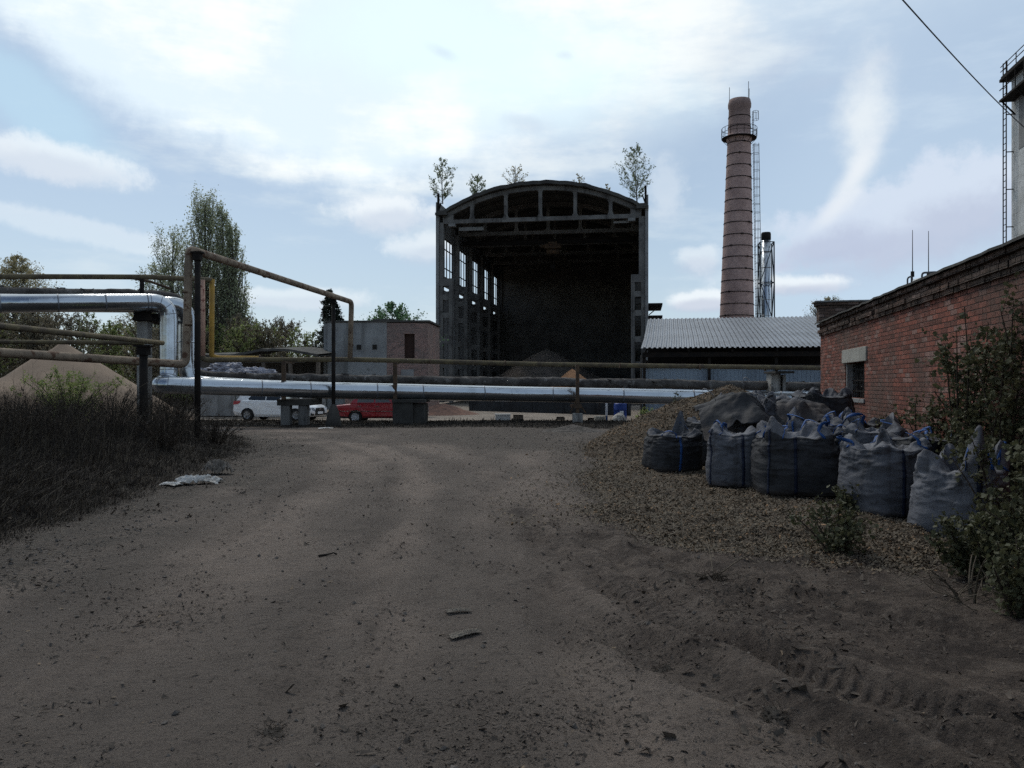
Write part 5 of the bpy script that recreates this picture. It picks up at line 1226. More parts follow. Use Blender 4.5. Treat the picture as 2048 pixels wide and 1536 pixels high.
b = MB(); b.lathe([(0, 0), (.27, 0), (.29, .03), (.29, .26), (.30, .28), (.30, .31), (.29, .33), (.29, .6), (.30, .62), (.30, .65), (.29, .67), (.29, .86), (.26, .92), (0, .92)], 24, cap=False); b.build('body', M['blue_plastic'], t, world=False)
b = MB(); a = np.linspace(-1.75, -1.15, 7); b.grid(np.array([[(.294 * math.cos(c), .294 * math.sin(c), zz) for c in a] for zz in (.36, .58)]), 0, True); b.build('paper_label', M['plate'], t, world=False, solid=.002)
b = MB(); b.tube([(.12, 0, .92), (.12, 0, .95)], .035, 10); b.build('bung', M['black_plastic'], t, world=False)
x = at(1240, 0, 35)[0]; z = gz(x, 35); t = thing('crumpled_sack', 'white crumpled sack lying at the foot of the blue drum', 'sack', (x, 35.3, z))
def lump(w, d_, h, seed, n=28, rows=14, amp=.3):
    v = np.linspace(0, math.pi / 2, rows); th = np.linspace(0, 2 * np.pi, n, endpoint=False); V_, T_ = np.meshgrid(v, th, indexing='ij')
    nx, ny, nz = np.cos(V_) * np.cos(T_), np.cos(V_) * np.sin(T_), np.sin(V_)
    k = 1 + amp * (fbm(nx * 1.5, ny * 1.5, nz * 1.5, 3, seed) - .5 * np.abs(fbm(nx * 3.5, ny * 3.5, nz * 3.5, 4, seed + 3)) * 2)
    V = np.stack([nx * w * k, ny * d_ * k, nz * h * k], -1); b = MB(); b.grid(V[::-1], 0, True, True); return b
lump(.32, .25, .38, 5).build('cloth', M['rag'], t, world=False)
x = at(1213, 0, 36.6)[0]; t = thing('marker_stake', 'thin white and blue stake between trough and drum', 'stake', (x, 36.6, gz(x, 36.6)))
b = MB(); b.bx(-.05, .05, -.03, .03, 0, .35); b.build('lower_band', M['strap_blue'], t, world=False); b = MB(); b.bx(-.05, .05, -.03, .03, .352, .95); b.build('shaft', M['plate'], t, world=False)
x = at(1200, 0, 35.4)[0]; t = thing('plaster_block', 'pale square block on the ground left of the blue drum', 'block', (x, 35.6, gz(x, 35.6)), R(8)); b = MB(); b.box((0, 0, .16), (.42, .35, .32)); b.build('block', M['lintel'], t, world=False, bevel=.02)


# heap of grey sheeting on top of something behind the wrapped pipe
t = thing('sheeting_heap', 'heap of crumpled pale grey plastic sheeting behind the left pipes', 'sheeting', (at(470, 0, 45)[0], 45, -.1))
b = MB(); b.bx(-1.9, 1.7, -.6, 1.0, 0, 2.05); b.build('stack_base', M['concrete_dark'], t, world=False)
g = np.random.default_rng(21); b = MB(); nb_ = 0
for i in range(34):
    q = lump(g.uniform(.45, .85), g.uniform(.35, .6), g.uniform(.3, .5), 200 + i, 34, 16, 1.5); x_ = g.uniform(-2.0, 1.75); zt_ = 1.98 + .75 * max(0, 1 - abs(x_ + .25) / 2.2) * g.random()
    V_ = q.v[0] + np.array([x_, g.uniform(-.6, .3), zt_]); b.add(V_, q.f[4][0][0], 0, False)
b.build('sheet', M['tarp'], t, world=False)
# ------------------------------------------------------------------ bulk bags
def bulk_bag(label, x, y, w, h, seed, rz, mat='bag', strap='strap_navy', loop='strap_blue', hc=.22, bz=None, lean=(0, 0), slump=.0, peaks=(1, 1, 1, 1), front=None, fill=.1, group='bulk bags of woodchips by the brick wall', loops=True):
    z0 = (top_z(x, y) if bz is None else bz) - .03; hc = hc * .8; lg = np.random.default_rng(seed + 500); lean = (lean[0] + lg.normal(0, .045), lean[1] + lg.normal(0, .045))
    t = thing('bulk_bag', label, 'bulk bag', (x, y, z0), R(rz), group)
    n = 168; th = np.arange(n) / n * 2 * np.pi
    ct, st = np.cos(th), np.sin(th)
    rho = lambda p: 1 / (np.abs(ct) ** p + np.abs(st) ** p) ** (1 / p)
    g = np.random.default_rng(seed)
    corner = np.abs(np.sin(2 * th)) ** 5
    quad = np.floor((th % (2 * np.pi)) / (np.pi / 2)).astype(int)
    pk = np.array(peaks)[quad]
    N = lambda k, z, s, o=4, az=1.0: fbm(ct * k + 7, st * k + 3, z, o, seed * 7 + s)
    rows = []; hw = w / 2
    lowsq = N(.9, 0, 1, 3) * .30
    rows.append((np.zeros(n), np.zeros(n)))
    for f in (.35, .7, .88, .95): rows.append((hw * f * rho(5) * .93, np.full(n, .0 + (.012 if f > .9 else 0))))
    nb = 64
    for i in range(nb):
        s = i / (nb - 1)
        bulge = .93 + .15 * math.sin(math.pi * min(1, s ** .8 * .95 + .04)) ** .9 - .10 * s ** 3
        p = 4.6 - 2.0 * math.sin(math.pi * s) ** .7
        r_ = hw * bulge * rho(p) * (1 + lowsq * .5 + N(1.1, s * 1.2, 2, 3) * .11)
        zz = np.full(n, .03 + s * (h - .03))
        # folds: creases running round the bag, stronger high up and at the foot; pleats running down from the collar
        cre = 1 - np.abs(N(1.2, s * 4.5, 3, 3)) * 5; cre2 = 1 - np.abs(N(2.6, s * 9, 4, 3)) * 5
        am = .005 + .042 * s ** 2.6 + .016 * (1 - s) ** 6
        r_ = r_ + am * cre + am * .5 * cre2 + .02 * s ** 4 * N(7, s * 1.0, 5, 3) * 2
        seam = np.zeros(n)
        zz = zz + s ** 3 * (.10 * N(1.2, 0, 6, 3) - slump * np.clip(ct * .5 + .5, 0, 1)) 
        rows.append((r_, zz))
    rimr, rimz = rows[-1]
    cz = hc * (.08 + .30 * (N(1.6, 0, 8, 3) + .4) + 1.0 * corner * pk)
    flop = np.clip(.5 + 2.2 * N(1.6, 5, 9, 3), 0, 1)
    for i in range(1, 17):
        u = i / 16
        fold = .07 * N(2.6, u * 1.2, 10, 3) * 2 + .045 * (1 - np.abs(N(3.2, u * 2.2 + 2, 11, 3)) * 6)
        inw = rimr * (1 + .03 * math.sin(u * math.pi) * 2 - u ** 1.3 * (.12 + .22 * (1 - corner) + .14 * flop) + fold * (.25 + .75 * u) * 1.0)
        zz = rimz + cz * (u ** .9) - (1 - corner) * .10 * u ** 2 * flop + .022 * (1 - np.abs(N(2.6, u * 2.2, 12, 3)) * 6) * u
        rows.append((inw, zz))
    topr, topz = rows[-1]
    cen = h - .04 - fill
    for i in range(1, 15):
        u = i / 14
        rr = topr * (1 - u) ** .75 * (1 - .05 * math.sin(u * 3.14)); k = min(1, u * 2.4)
        zt = topz * (1 - k) ** 1.6 + (cen + .06 * N(2 + 3 * (1 - u), u * 2.0, 14, 4) * 2 * (1 - u) ** .3 + .07 * (1 - np.abs(N(2.2 * (1 - u) + .4, u * 2, 15, 3)) * 5) * (1 - u)) * (1 - (1 - k) ** 1.6)
        rows.append((rr, zt))
    V = np.stack([np.stack([r_ * ct + lean[0] * np.maximum(zz, 0), r_ * st + lean[1] * np.maximum(zz, 0), zz], 1) for r_, zz in rows])
    b = MB(); b.grid(V[:5 + nb + 6], 0, True, True); b.build('body', M[mat], t, world=False)
    b = MB(); b.grid(V[5 + nb + 5:], 0, True, True); b.build('collar', M['bag_collar_lit' if mat != 'bag_dark' or seed in (9,) else 'bag'], t, world=False)  # collar coloured paler than the body so the top looks lit
    up = lambda j, i: V[i, j % n]
    iw = 5 + nb - 1
    def outward(j): q = V[30, j % n, :2]; q = q / np.linalg.norm(q); return np.array([q[0], q[1], 0])
    # corner webbing sewn down the sides, running up into the lifting loops
    js = [int(round(n * (q + .5) / 4 + g.uniform(-3, 3))) for q in range(4)]
    for j in [js[q] for q in sorted(range(4), key=lambda q: -peaks[q])[:2 if front is None else 1]]:
        b = MB(); P = [up(j, i) + outward(j) * .007 for i in range(6, iw + 9)]
        tan = np.array([-outward(j)[1], outward(j)[0], 0]); b.ribbon(P, tan, .034); b.build('webbing', M[strap], t, world=False, solid=.004)
    if front is not None:
        b = MB(); j = int(round(front / 360 * n)) % n; P = [up(j, i) + outward(j) * .007 for i in range(6, iw + 9)]; b.ribbon(P, np.array([-outward(j)[1], outward(j)[0], 0]), .042)
        b.build('webbing', M[strap], t, world=False, solid=.004)
    if loops:
        for c, j in enumerate(js):
            if peaks[c] < .55 and g.random() < .6: continue
            a, e = up(j - 7, iw + 12) , up(j + 8, iw + 12); o_ = outward(j); hgt = g.uniform(.04, .16); dr = g.uniform(-.16, .16); sd_ = g.uniform(-.12, .12)
            tan = np.array([-o_[1], o_[0], 0]); P = []
            for u in np.linspace(0, 1, 16):
                q = a + (e - a) * u; k = math.sin(math.pi * u)
                q = q + np.array([0, 0, 1]) * hgt * k ** .6 + o_ * dr * k ** 1.5 + tan * sd_ * k ** 2
                P.append(q)
            lead = [up(j - 7, iw + 3) + o_ * .012, up(j - 7, iw + 8) + o_ * .012]; tail = [up(j + 8, iw + 8) + o_ * .012, up(j + 8, iw + 3) + o_ * .012]
            P = lead + P + tail; k_ = len(P)
            W = np.array([o_ * math.cos(.5 + c) + tan * .9 * math.sin(.5 + c + i * .12) + np.array([0, 0, .25]) for i in range(k_)]); W /= np.linalg.norm(W, axis=1)[:, None]
            b = MB(); b.ribbon(P, W, .05); b.build('lifting_loop', M[loop], t, world=False, solid=.005)
    return t

W_ = lambda px, d: (px - CX) / F * d
def flap(parent, P, W, width, mat): b = MB(); b.ribbon(P, W, width); return b.build('flap', mat, parent, world=False, solid=.004)
bulk_bag('squat grey bulk bag with one tall peak, alone at the left end', W_(1344, 14.5), 14.5, .90, .64, 3, 18, 'bag_dark', 'strap_blue', hc=.42, peaks=(1.0, .15, .1, .25), fill=.05, front=258)
bulk_bag('dark bulk bag in shade behind the squat left one', W_(1420, 15.6), 15.6, .9, .78, 5, 30, 'bag_dark', 'strap_navy', 'strap_grey', hc=.22, peaks=(.4, .5, .3, .5), bz=.08)
bulk_bag('narrow grey bulk bag tucked against the left side of the broadest bag', W_(1474, 12.1), 12.1, .86, .76, 7, -24, 'bag', hc=.22, peaks=(.3, .8, .9, .35), front=290)
bulk_bag('broadest charcoal bulk bag with a blue loop hanging down its front', W_(1588, 11.25), 11.25, 1.06, .76, 9, -8, 'bag_dark', 'strap_navy', hc=.34, peaks=(.5, .75, .95, .6), front=262, fill=.02)
bulk_bag('dark bulk bag in the gap behind the broadest one and the blue-grey one', W_(1688, 12.0), 12.0, .85, .78, 11, 15, 'bag_dark', hc=.25, peaks=(.4, .6, .5, .4))
bulk_bag('blue-grey bulk bag with navy webbing and flopped collar, second from the bushes', W_(1767, 9.5), 9.5, .86, .76, 13, 20, 'bag', hc=.26, peaks=(.9, .7, .35, .6), lean=(.02, 0), front=250)
bulk_bag('pale grey bulk bag with one sharp raised corner, half hidden by bushes', W_(1914, 8.4), 8.4, .80, .70, 15, 38, 'bag_pale', hc=.52, peaks=(.5, .3, 1.0, .6), front=225, fill=.2)
bulk_bag('tall grey bulk bag standing high behind the narrow one', W_(1492, 13.9), 13.9, 1.0, 1.08, 17, 8, 'bag', 'strap_grey', 'strap_grey', hc=.4, peaks=(.8, .7, .6, .9))
bulk_bag('black bulk bag with grey loops leaning by the barred window', W_(1645, 15.0), 15.0, 1.0, 1.26, 19, 5, 'bag_dark', 'strap_grey', 'strap_grey', hc=.24, peaks=(.7, .5, .6, .8), fill=.0)
bulk_bag('grey bulk bag with pale crumpled collar and blue loops behind the broadest one', W_(1628, 12.9), 12.9, .95, .88, 21, -14, 'bag_pale', 'strap_blue', hc=.3, peaks=(.5, .9, .6, .4))
bulk_bag('grey bulk bag with a raised blue tuft nearest the wall under the window', W_(1695, 13.7), 13.7, .85, .86, 23, 35, 'bag_dark', 'strap_navy', hc=.3, peaks=(.9, .3, .5, .3))
bulk_bag('grey bulk bag with a square standing blue loop behind the blue-grey one', W_(1756, 11.4), 11.4, .86, .82, 25, -20, 'bag', 'strap_navy', hc=.3, peaks=(.9, .9, .5, .5))
bulk_bag('dark bulk bag half hidden between the two nearest bags', W_(1842, 10.5), 10.5, .85, .80, 27, 12, 'bag_dark', hc=.22, peaks=(.4, .5, .4, .4))
bulk_bag('charcoal bulk bag sunk in woodchips at the top of the bank', W_(1560, 16.4), 16.4, .95, .66, 29, 22, 'bag_dark', 'strap_grey', 'strap_grey', hc=.22, peaks=(.5, .8, .5, .5), bz=.62)
# an emptied bag thrown over the tall one
def thrown_bag():
    cx, cy = W_(1482, 13.6), 13.55
    t = thing('empty_bulk_bag', 'emptied grey bulk bag thrown over the tall bag, its loops standing up', 'empty bag', (cx, cy, .8))
    u, v = np.meshgrid(np.linspace(-1, 1, 80), np.linspace(-1, 1, 60), indexing='ij')
    x = u * .72 + .08 * fbm(u * 2, v * 2, 0, 3, 5); y = v * .45 + .1 * u * u
    ph = fbm(u * 1.1, v * 1.1, 0, 3, 5) * 7
    pleat = np.sin(u * 7.5 + v * 2.2 + ph) * (.25 + .75 * np.clip(-v + .2, 0, 1)) + .5 * np.sin(v * 6 - u * 3 + ph * 1.3)
    zt = 1.26 - .8 + .16 * np.exp(-((u + .05) / .45) ** 2) - .46 * np.clip(-v - .05, 0, 1) ** 1.1 - .42 * np.clip(u - .3, 0, 1) ** 1.2 - .22 * np.clip(-u - .45, 0, 1) + .055 * pleat + .10 * fbm(u * 1.7, v * 1.7, 3, 4, 6) + .025 * (1 - np.abs(fbm(u * 2.4, v * 2.4, 1, 3, 9)) * 6)
    y = y - .12 * np.clip(-v - .3, 0, 1) * (1 + .5 * np.sin(u * 7.5 + ph))
    b = MB(); b.grid(np.stack([x, y, zt], -1), 0, True); b.build('cloth', M['bag_dark'], t, world=False, solid=.006)
    for (a, e, hgt, dx) in (((-.66, -.1, .52), (-.42, .1, .52), .2, -.1), ((-.02, -.15, .66), (.26, .0, .62), .27, -.08), ((.0, .2, .6), (.55, -.2, .40), .12, .0)):
        a, e = np.array(a), np.array(e); P = [a + (e - a) * s + np.array([dx * math.sin(math.pi * s), 0, hgt * math.sin(math.pi * s) ** .6]) for s in np.linspace(0, 1, 14)]
        b = MB(); b.ribbon(P, (.25, 1, .2), .07); b.build('lifting_loop', M['strap_grey'], t, world=False, solid=.005)
    t2 = thing('empty_bulk_bag', 'emptied pale bulk bag crumpled on top of the heap by the black bag', 'empty bag', (W_(1590, 14.6), 14.4, 1.22))
    zt = .08 - .40 * np.clip(-v - .1, 0, 1) ** 1.2 - .26 * np.abs(u) ** 2.5 + .05 * np.sin(u * 8 - v * 3 + ph * 1.4) * (.4 + .6 * np.clip(-v + .3, 0, 1)) + .03 * np.sin(v * 8 + u * 4 - ph) + .14 * fbm(u * 1.9 + 4, v * 1.9, 3, 4, 8)
    b = MB(); b.grid(np.stack([u * .62, v * .4, zt], -1), 0, True); b.build('cloth', M['bag'], t2, world=False, solid=.006)
    P = [np.array([-.1 + .3 * s, -.2, .1 + .2 * math.sin(math.pi * s)]) for s in np.linspace(0, 1, 12)]
    b = MB(); b.ribbon(P, (.2, 1, 0), .06); b.build('lifting_loop', M['strap_grey'], t2, world=False, solid=.005)
thrown_bag()

# ------------------------------------------------------------------ foliage
LEAF = {
    'quad': (np.array([[-.5, 0, 0], [0, -.32, .06], [.5, 0, 0], [0, .32, .06]]), np.array([[0, 1, 2, 3]])),
    'lobed': (np.array([[0, -.5, 0], [.28, -.42, .03], [.5, -.05, .1], [.27, .08, .03], [.22, .42, .08], [0, .5, -.02], [-.24, .4, .06], [-.28, .08, .03], [-.5, -.08, .1], [-.27, -.42, .03]]), np.array([[0, 1, 2, 3, 4, 5, 6, 7, 8, 9]])),
    'blade': (np.array([[-.5, -.06, 0], [.5, 0, .1], [-.5, .06, 0]]), np.array([[0, 1, 2]])),
}
def leaves(b, P, size, g, kind='quad', m=0, flat=.0, var=.5):
    V, Fc = LEAF[kind]; n = len(P)
    q = g.normal(size=(n, 4)); q[:, 1:3] *= (1 - flat); q /= np.linalg.norm(q, axis=1)[:, None]
    w, x, y, z = q.T
    Rm = np.stack([np.stack([1 - 2 * (y * y + z * z), 2 * (x * y - z * w), 2 * (x * z + y * w)], -1), np.stack([2 * (x * y + z * w), 1 - 2 * (x * x + z * z), 2 * (y * z - x * w)], -1), np.stack([2 * (x * z - y * w), 2 * (y * z + x * w), 1 - 2 * (x * x + y * y)], -1)], 1)
    s = size * (1 + var * (g.random(n) - .5) * 2)
    vv = np.einsum('nij,kj->nki', Rm, V) * s[:, None, None] + P[:, None]
    f = (Fc[None] + (np.arange(n) * len(V))[:, None, None]).reshape(-1, Fc.shape[1])
    b.add(vv.reshape(-1, 3), f, m)

def twigs(b, A, E, w, g, m=0):
    """thin crossed slivers from A to E"""
    d = E - A; s = np.cross(d, g.normal(size=d.shape)); s /= np.linalg.norm(s, axis=1)[:, None] + 1e-9
    s2 = np.cross(d, s); s2 /= np.linalg.norm(s2, axis=1)[:, None] + 1e-9
    n = len(A); w = np.broadcast_to(w, (n,))[:, None]
    for q in (s, s2):
        V = np.stack([A - q * w, A + q * w, E], 1).reshape(-1, 3); b.add(V, np.arange(n * 3).reshape(-1, 3), m)

def tree_geo(bw_, bl_, base, H, R0, seed, zb=.15, env=None, nb=40, nt=14, nl=10, size=.14, up=1.0, trunk=.18, spread=.5, kind='quad', bm=0, lm=0, fine=.012, lean=(0, 0), jit=.35, bside=5):
    g = np.random.default_rng(seed); base = np.array(base, float)
    env = env or (lambda t: math.sin(math.pi * min(1, t * .9 + .1)) ** .7)
    tp = lambda t: base + np.array([lean[0] * t * H + .02 * H * math.sin(t * 3 + seed), lean[1] * t * H, t * H * .93])
    bw_.tube([tp(t) for t in np.linspace(0, 1, 9)], [max(.012, trunk * (1 - t) ** 1.0 + .01) for t in np.linspace(0, 1, 9)], 7, m=bm)
    TA, TE, LP = [], [], []
    for i in range(nb):
        t = zb + (1 - zb) * ((i + g.random()) / nb); a = i * 2.4 + g.uniform(-.5, .5)
        rr = R0 * env((t - zb) / (1 - zb)) * (.35 + .65 * g.random() ** .5)
        end = tp(t) + np.array([rr * math.cos(a), rr * math.sin(a), 0]); h0 = max(.04, t - (rr * up) / H - g.uniform(0, .04)); st = tp(h0)
        mid = st + (end - st) * .5 + np.array([math.cos(a), math.sin(a), 0]) * rr * .12 * up + np.array([0, 0, -.05 * rr])
        P = np.array([(1 - s) ** 2 * st + 2 * s * (1 - s) * mid + s * s * end for s in np.linspace(0, 1, 6)])
        r0 = max(.008, trunk * .38 * (1 - h0)); bw_.tube(P, np.linspace(r0, r0 * .25, 6), bside, False, m=bm)
        s = g.uniform(.25, 1.05, nt); k = np.clip(s * 5, 0, 4.999).astype(int); fr = (s * 5 - k)[:, None]; A = P[k] * (1 - fr) + P[k + 1] * fr
        L = np.linalg.norm(end - st) * g.uniform(.18, .42, nt) + .03 * H * .5
        D = g.normal(size=(nt, 3)) * spread + (end - st) / np.linalg.norm(end - st) * .7 + np.array([0, 0, .55 * up]); D /= np.linalg.norm(D, axis=1)[:, None]
        E = A + D * L[:, None]; TA.append(A); TE.append(E)
        u = g.uniform(.25, 1.05, (nt, nl, 1)); Q = A[:, None] + (E - A)[:, None] * u + g.normal(size=(nt, nl, 3)) * jit * L[:, None, None] * .35
        LP.append(Q.reshape(-1, 3))
    TA, TE = np.concatenate(TA), np.concatenate(TE); twigs(bw_, TA, TE, fine, g, bm)
    if nl: leaves(bl_, np.concatenate(LP), size, g, kind, lm)

def tree(name, label, base, H, R0, seed, leaf, bark='bark', cat='tree', group=None, extra=(), **k):
    t = thing(name, label, cat, base, 0, group)
    bw_, bl_ = MB(), MB()
    tree_geo(bw_, bl_, (0, 0, 0), H, R0, seed, **k)
    for (ox, oy, H2, R2, s2) in extra: tree_geo(bw_, bl_, (ox, oy, 0), H2, R2, s2, **k)
    bw_.build('trunk', M[bark], t, world=False)
    if bl_.v: bl_.build('crown', M[leaf], t, world=False)
    return t

def ground_pt(px, d): x = W_(px, d); return (x, d, gz(x, d) - .05)
pop = lambda t: (.35 + .65 * math.sin(math.pi * min(1, t * .8 + .18))) * (1 - .25 * t)
PK = dict(up=3.4, spread=.28, nt=12, size=.155, trunk=.38, fine=.011, zb=.10)
tree('poplar_tree', 'tallest thin-leaved poplar, middle spire behind the gate posts', ground_pt(402, 76), 20.9, 3.0, 31, 'poplar_leaf', env=pop, nb=210, nl=8, **PK)
tree('poplar_tree', 'narrow poplar, second spire just right of the tallest', ground_pt(446, 74), 19.3, 1.7, 32, 'poplar_leaf', env=pop, nb=110, nl=8, **PK)
tree('poplar_tree', 'rightmost poplar with a gap of sky beside its stem', ground_pt(472, 73), 17.4, 1.5, 33, 'poplar_leaf', env=pop, nb=105, nl=8, **PK)
tree('poplar_tree', 'loose leaning poplar on the left side of the group', ground_pt(352, 78), 17.8, 3.3, 34, 'poplar_leaf', env=lambda t: 1 - .55 * t, nb=130, nl=7, **dict(PK, up=1.5, spread=.5))
tree('poplar_tree', 'low spreading side growth of the poplars above the silver elbow', ground_pt(315, 79), 14.4, 3.6, 35, 'poplar_leaf', env=lambda t: .9 - .5 * t, nb=95, nl=7, **dict(PK, up=1.0, spread=.6, trunk=.2))
tree('round_tree', 'round olive-brown budding tree above the upper gas pipe', ground_pt(28, 78), 15.0, 4.4, 36, 'olive_leaf', nb=150, nt=16, nl=8, size=.15, up=.7, trunk=.32, zb=.3, fine=.018, spread=.6)
tree('round_tree', 'small olive budding tree between the pipe bend and the poplars', ground_pt(285, 84), 11.6, 3.0, 37, 'olive_leaf', nb=80, nt=14, nl=8, size=.14, up=.8, trunk=.22, zb=.2, fine=.016)
tree('leafy_tree', 'bright green round leafy tree behind the concrete outbuilding', ground_pt(784, 62), 8.7, 2.9, 38, 'green_leaf', nb=80, nt=14, nl=8, size=.16, up=.7, trunk=.2, zb=.3, fine=.014, spread=.5)
tree('spruce_tree', 'dark pointed spruce beside the gate post', ground_pt(664, 60), 9.5, 2.3, 39, 'needle', env=lambda t: 1.0 - .93 * t, nb=130, nt=16, nl=9, size=.13, up=-.3, trunk=.16, zb=.12, kind='quad', fine=.02, spread=.35, jit=.5)
tree('bare_tree', 'bare twiggy grey tree behind the brick gable parapet', ground_pt(1662, 64), 9.3, 2.9, 40, 'olive_leaf', 'bark_grey', nb=130, nt=26, nl=3, size=.09, up=1.0, trunk=.15, zb=.25, fine=.015, spread=.5)
# saplings rooted in the hall roof
for i, (px, py0, py1, d, R_, lab, lf, den) in enumerate(((886, 400, 312, 69.5, 1.15, 'birch sapling on the left end of the hall roof', 'birch_leaf', 30), (955, 388, 348, 71, 1.0, 'low bushy sapling on the hall roof next to the left birch', 'birch_leaf', 24), (1030, 365, 328, 71, 1.15, 'bare spreading sapling left of the roof crest', 'olive_leaf', 20), (1158, 366, 346, 71, .6, 'tiny sapling right of the roof crest', 'olive_leaf', 10), (1214, 384, 366, 71, .5, 'small twiggy sapling on the roof just left of the tall birch', 'olive_leaf', 9), (1272, 396, 284, 69.5, 1.6, 'tallest birch sapling on the right end of the hall roof', 'birch_leaf', 46))):
    p = at(px, py0, d); H = (py0 - py1) / F * d
    tree('roof_sapling', lab, (p[0], p[1], p[2] - .35), H + .35, R_, 60 + i, lf, 'birch_bark', 'sapling', 'saplings growing on the hall roof', env=lambda t: .55 + .6 * math.sin(math.pi * t) - .3 * t, nb=den, nt=9, nl=5 if lf == 'birch_leaf' else 2, size=.13, up=.9, trunk=.05, zb=.15, fine=.011, spread=.55, bside=4)
# scrub wood far behind: one mass
g = np.random.default_rng(44); bw_, bl_ = MB(), MB()
for i in range(150):
    px = g.uniform(-420, 650); d = g.uniform(58, 92)
    top = 636 - 22 * (px < 200) + (max(0, px - 530) * .25) + g.uniform(-8, 20) - (16 if px > 480 and g.random() < .4 else 0)
    H = (CY - top) / F * d + 1.6
    if H < 2.0: continue
    brown = g.random() < (.75 if px < 150 else .45)
    q = ground_pt(px, d); tree_geo(bw_, bl_, (q[0], q[1], 0), H, g.uniform(1.5, 2.6), 300 + i, zb=.06, env=lambda t: .9 - .45 * t, nb=36, nt=11, nl=6, size=.17, up=1.1, trunk=.09, fine=.016, spread=.55, lm=1 if brown else 0, bside=4)
for i in range(60):
    px = g.uniform(-900, 3000); d = g.uniform(150, 210)
    if 800 < px < 1000: continue
    q = ground_pt(px, d); tree_geo(bw_, bl_, (q[0], q[1], 0), g.uniform(4, 7), 4.5, 500 + i, zb=.05, nb=20, nt=8, nl=6, size=.55, up=.8, trunk=.15, fine=.03, spread=.6, lm=int(g.random() < .5), bside=4)
bb = MB(); bb.v = bw_.v + bl_.v; bb.n = bw_.n + bl_.n
for k, L in bw_.f.items(): bb.f.setdefault(k, []).extend([(q, 2, s) for q, m_, s in L])
for k, L in bl_.f.items(): bb.f.setdefault(k, []).extend([(q + bw_.n, m_, s) for q, m_, s in L])
tag(bb.build('scrub_woodland', [M['scrub_leaf'], M['scrub_leaf_brown'], M['twig']]), kind='stuff')

# dry weeds on the left verge: bent dark stalks with side sprigs
def weeds(n, seed, hfun, mats, region, width=.006, sprigs=3, lie=.3, pale=.28):
    g = np.random.default_rng(seed); x, y = region(g, n); n = len(x); z = ground_h(x, y) - .02
    h = hfun(g, x, y); a = g.uniform(0, 2 * np.pi, n); ln = np.abs(g.normal(lie * .7, lie, n))
    P0 = np.stack([x, y, z], 1); dirv = np.stack([np.cos(a), np.sin(a), np.zeros(n)], 1)
    P1 = P0 + dirv * (h * ln * .3)[:, None] + np.array([0, 0, 1]) * (h * .55)[:, None]; P2 = P0 + dirv * (h * ln)[:, None] + np.array([0, 0, 1]) * h[:, None]
    side = np.stack([-np.sin(a), np.cos(a), np.zeros(n)], 1); w = (width * (.6 + .8 * g.random(n)) * (1 + y * .02))[:, None]
    side2 = np.stack([np.ones(n), np.zeros(n), np.zeros(n)], 1); side = side * .4 + side2; side /= np.linalg.norm(side, axis=1)[:, None]
    V = np.stack([P0 - side * w, P0 + side * w, P1 + side * w * .8, P1 - side * w * .8, P2 + side * w * .3, P2 - side * w * .3], 1)
    i = np.arange(n)[:, None] * 6; b = MB(); mi = (g.random(n) < pale).astype(int)
    for m_ in (0, 1):
        k = mi == m_; q = V[k]; j = np.arange(len(q))[:, None] * 6
        b.add(q.reshape(-1, 3), np.concatenate([j + np.array([[0, 1, 2, 3]]), j + np.array([[3, 2, 4, 5]])]), m_)
    for s in range(sprigs):
        u = g.uniform(.35, 1, n)[:, None]; A = np.where(u < .55, P0 + (P1 - P0) * u / .55, P1 + (P2 - P1) * (u - .55) / .45)
        D = g.normal(size=(n, 3)) * .7 + np.array([0, 0, .8]); D /= np.linalg.norm(D, axis=1)[:, None]
        k = h > .3; twigs(b, A[k], (A + D * (h * g.uniform(.08, .3, n))[:, None])[k], width * .55, g, s % 2)
    return b
def reg(lo, hi, x0=-17):
    def f(g, n):
        y = lo * (hi / lo) ** g.random(n); x = -g.uniform(.0, 1, n) ** .8 * (y * .75 - 4.4 + 1.5) - 4.6
        d = poly_sdf(x, y, VERGE); k = (d < .12 + .2 * g.normal(size=n)) & (g.random(n) < .12 + 1.4 * np.clip(.25 + fbm(x * .6, y * .6, 0, 3, 90) * 2.6, 0, 1) * sstep(.1, -.8, d)); return x[k], y[k]
    return f
hh = lambda g, x, y: (.13 + .68 * sstep(10.5, 16, y) + .55 * (g.random(len(x)) < .05) + .35 * np.clip(.35 + 1.6 * fbm(x * .35, y * .35, 0, 3, 91), .05, 1)) * g.uniform(.25, 1.15, len(x)) * sstep(.3, -1.9, poly_sdf(x, y, VERGE)) * (.45 + .55 * sstep(8, 15, y)) + .03
b1 = weeds(44000, 92, hh, None, reg(6.5, 28), .0028, 5, .4)
def reg2(g, n):
    y = 5 * (30 / 5) ** g.random(n); x = -g.random(n) ** .8 * (y * .75 - 2.9) - 4.6; d = poly_sdf(x, y, VERGE); k = d < .25 + .3 * g.normal(size=n); return x[k], y[k]
b2 = weeds(110000, 93, lambda g, x, y: g.uniform(.02, .17, len(x)) * sstep(.4, -.6, poly_sdf(x, y, VERGE) - .2 * g.random(len(x))), None, reg2, .0032, 0, 1.1, .22)
def reg3(g, n):
    x = g.uniform(-14, 5.8, n); y = g.uniform(28.6, 35.2, n); d = poly_sdf(x, y, STRIP) + fbm(x * .6, y * .6, 0, 3, 6) * .6; k = d < .1; return x[k], y[k]
b3 = weeds(17000, 94, lambda g, x, y: g.uniform(.02, .075, len(x)) * (1 + 2.0 * (g.random(len(x)) < .02)), None, reg3, .009, 0)
for nm, b in (('dry_weeds', b1), ('dead_grass', b2), ('rough_grass', b3)): tag(b.build(nm, [M['weed_dark'], M['weed_tan']]), kind='stuff')

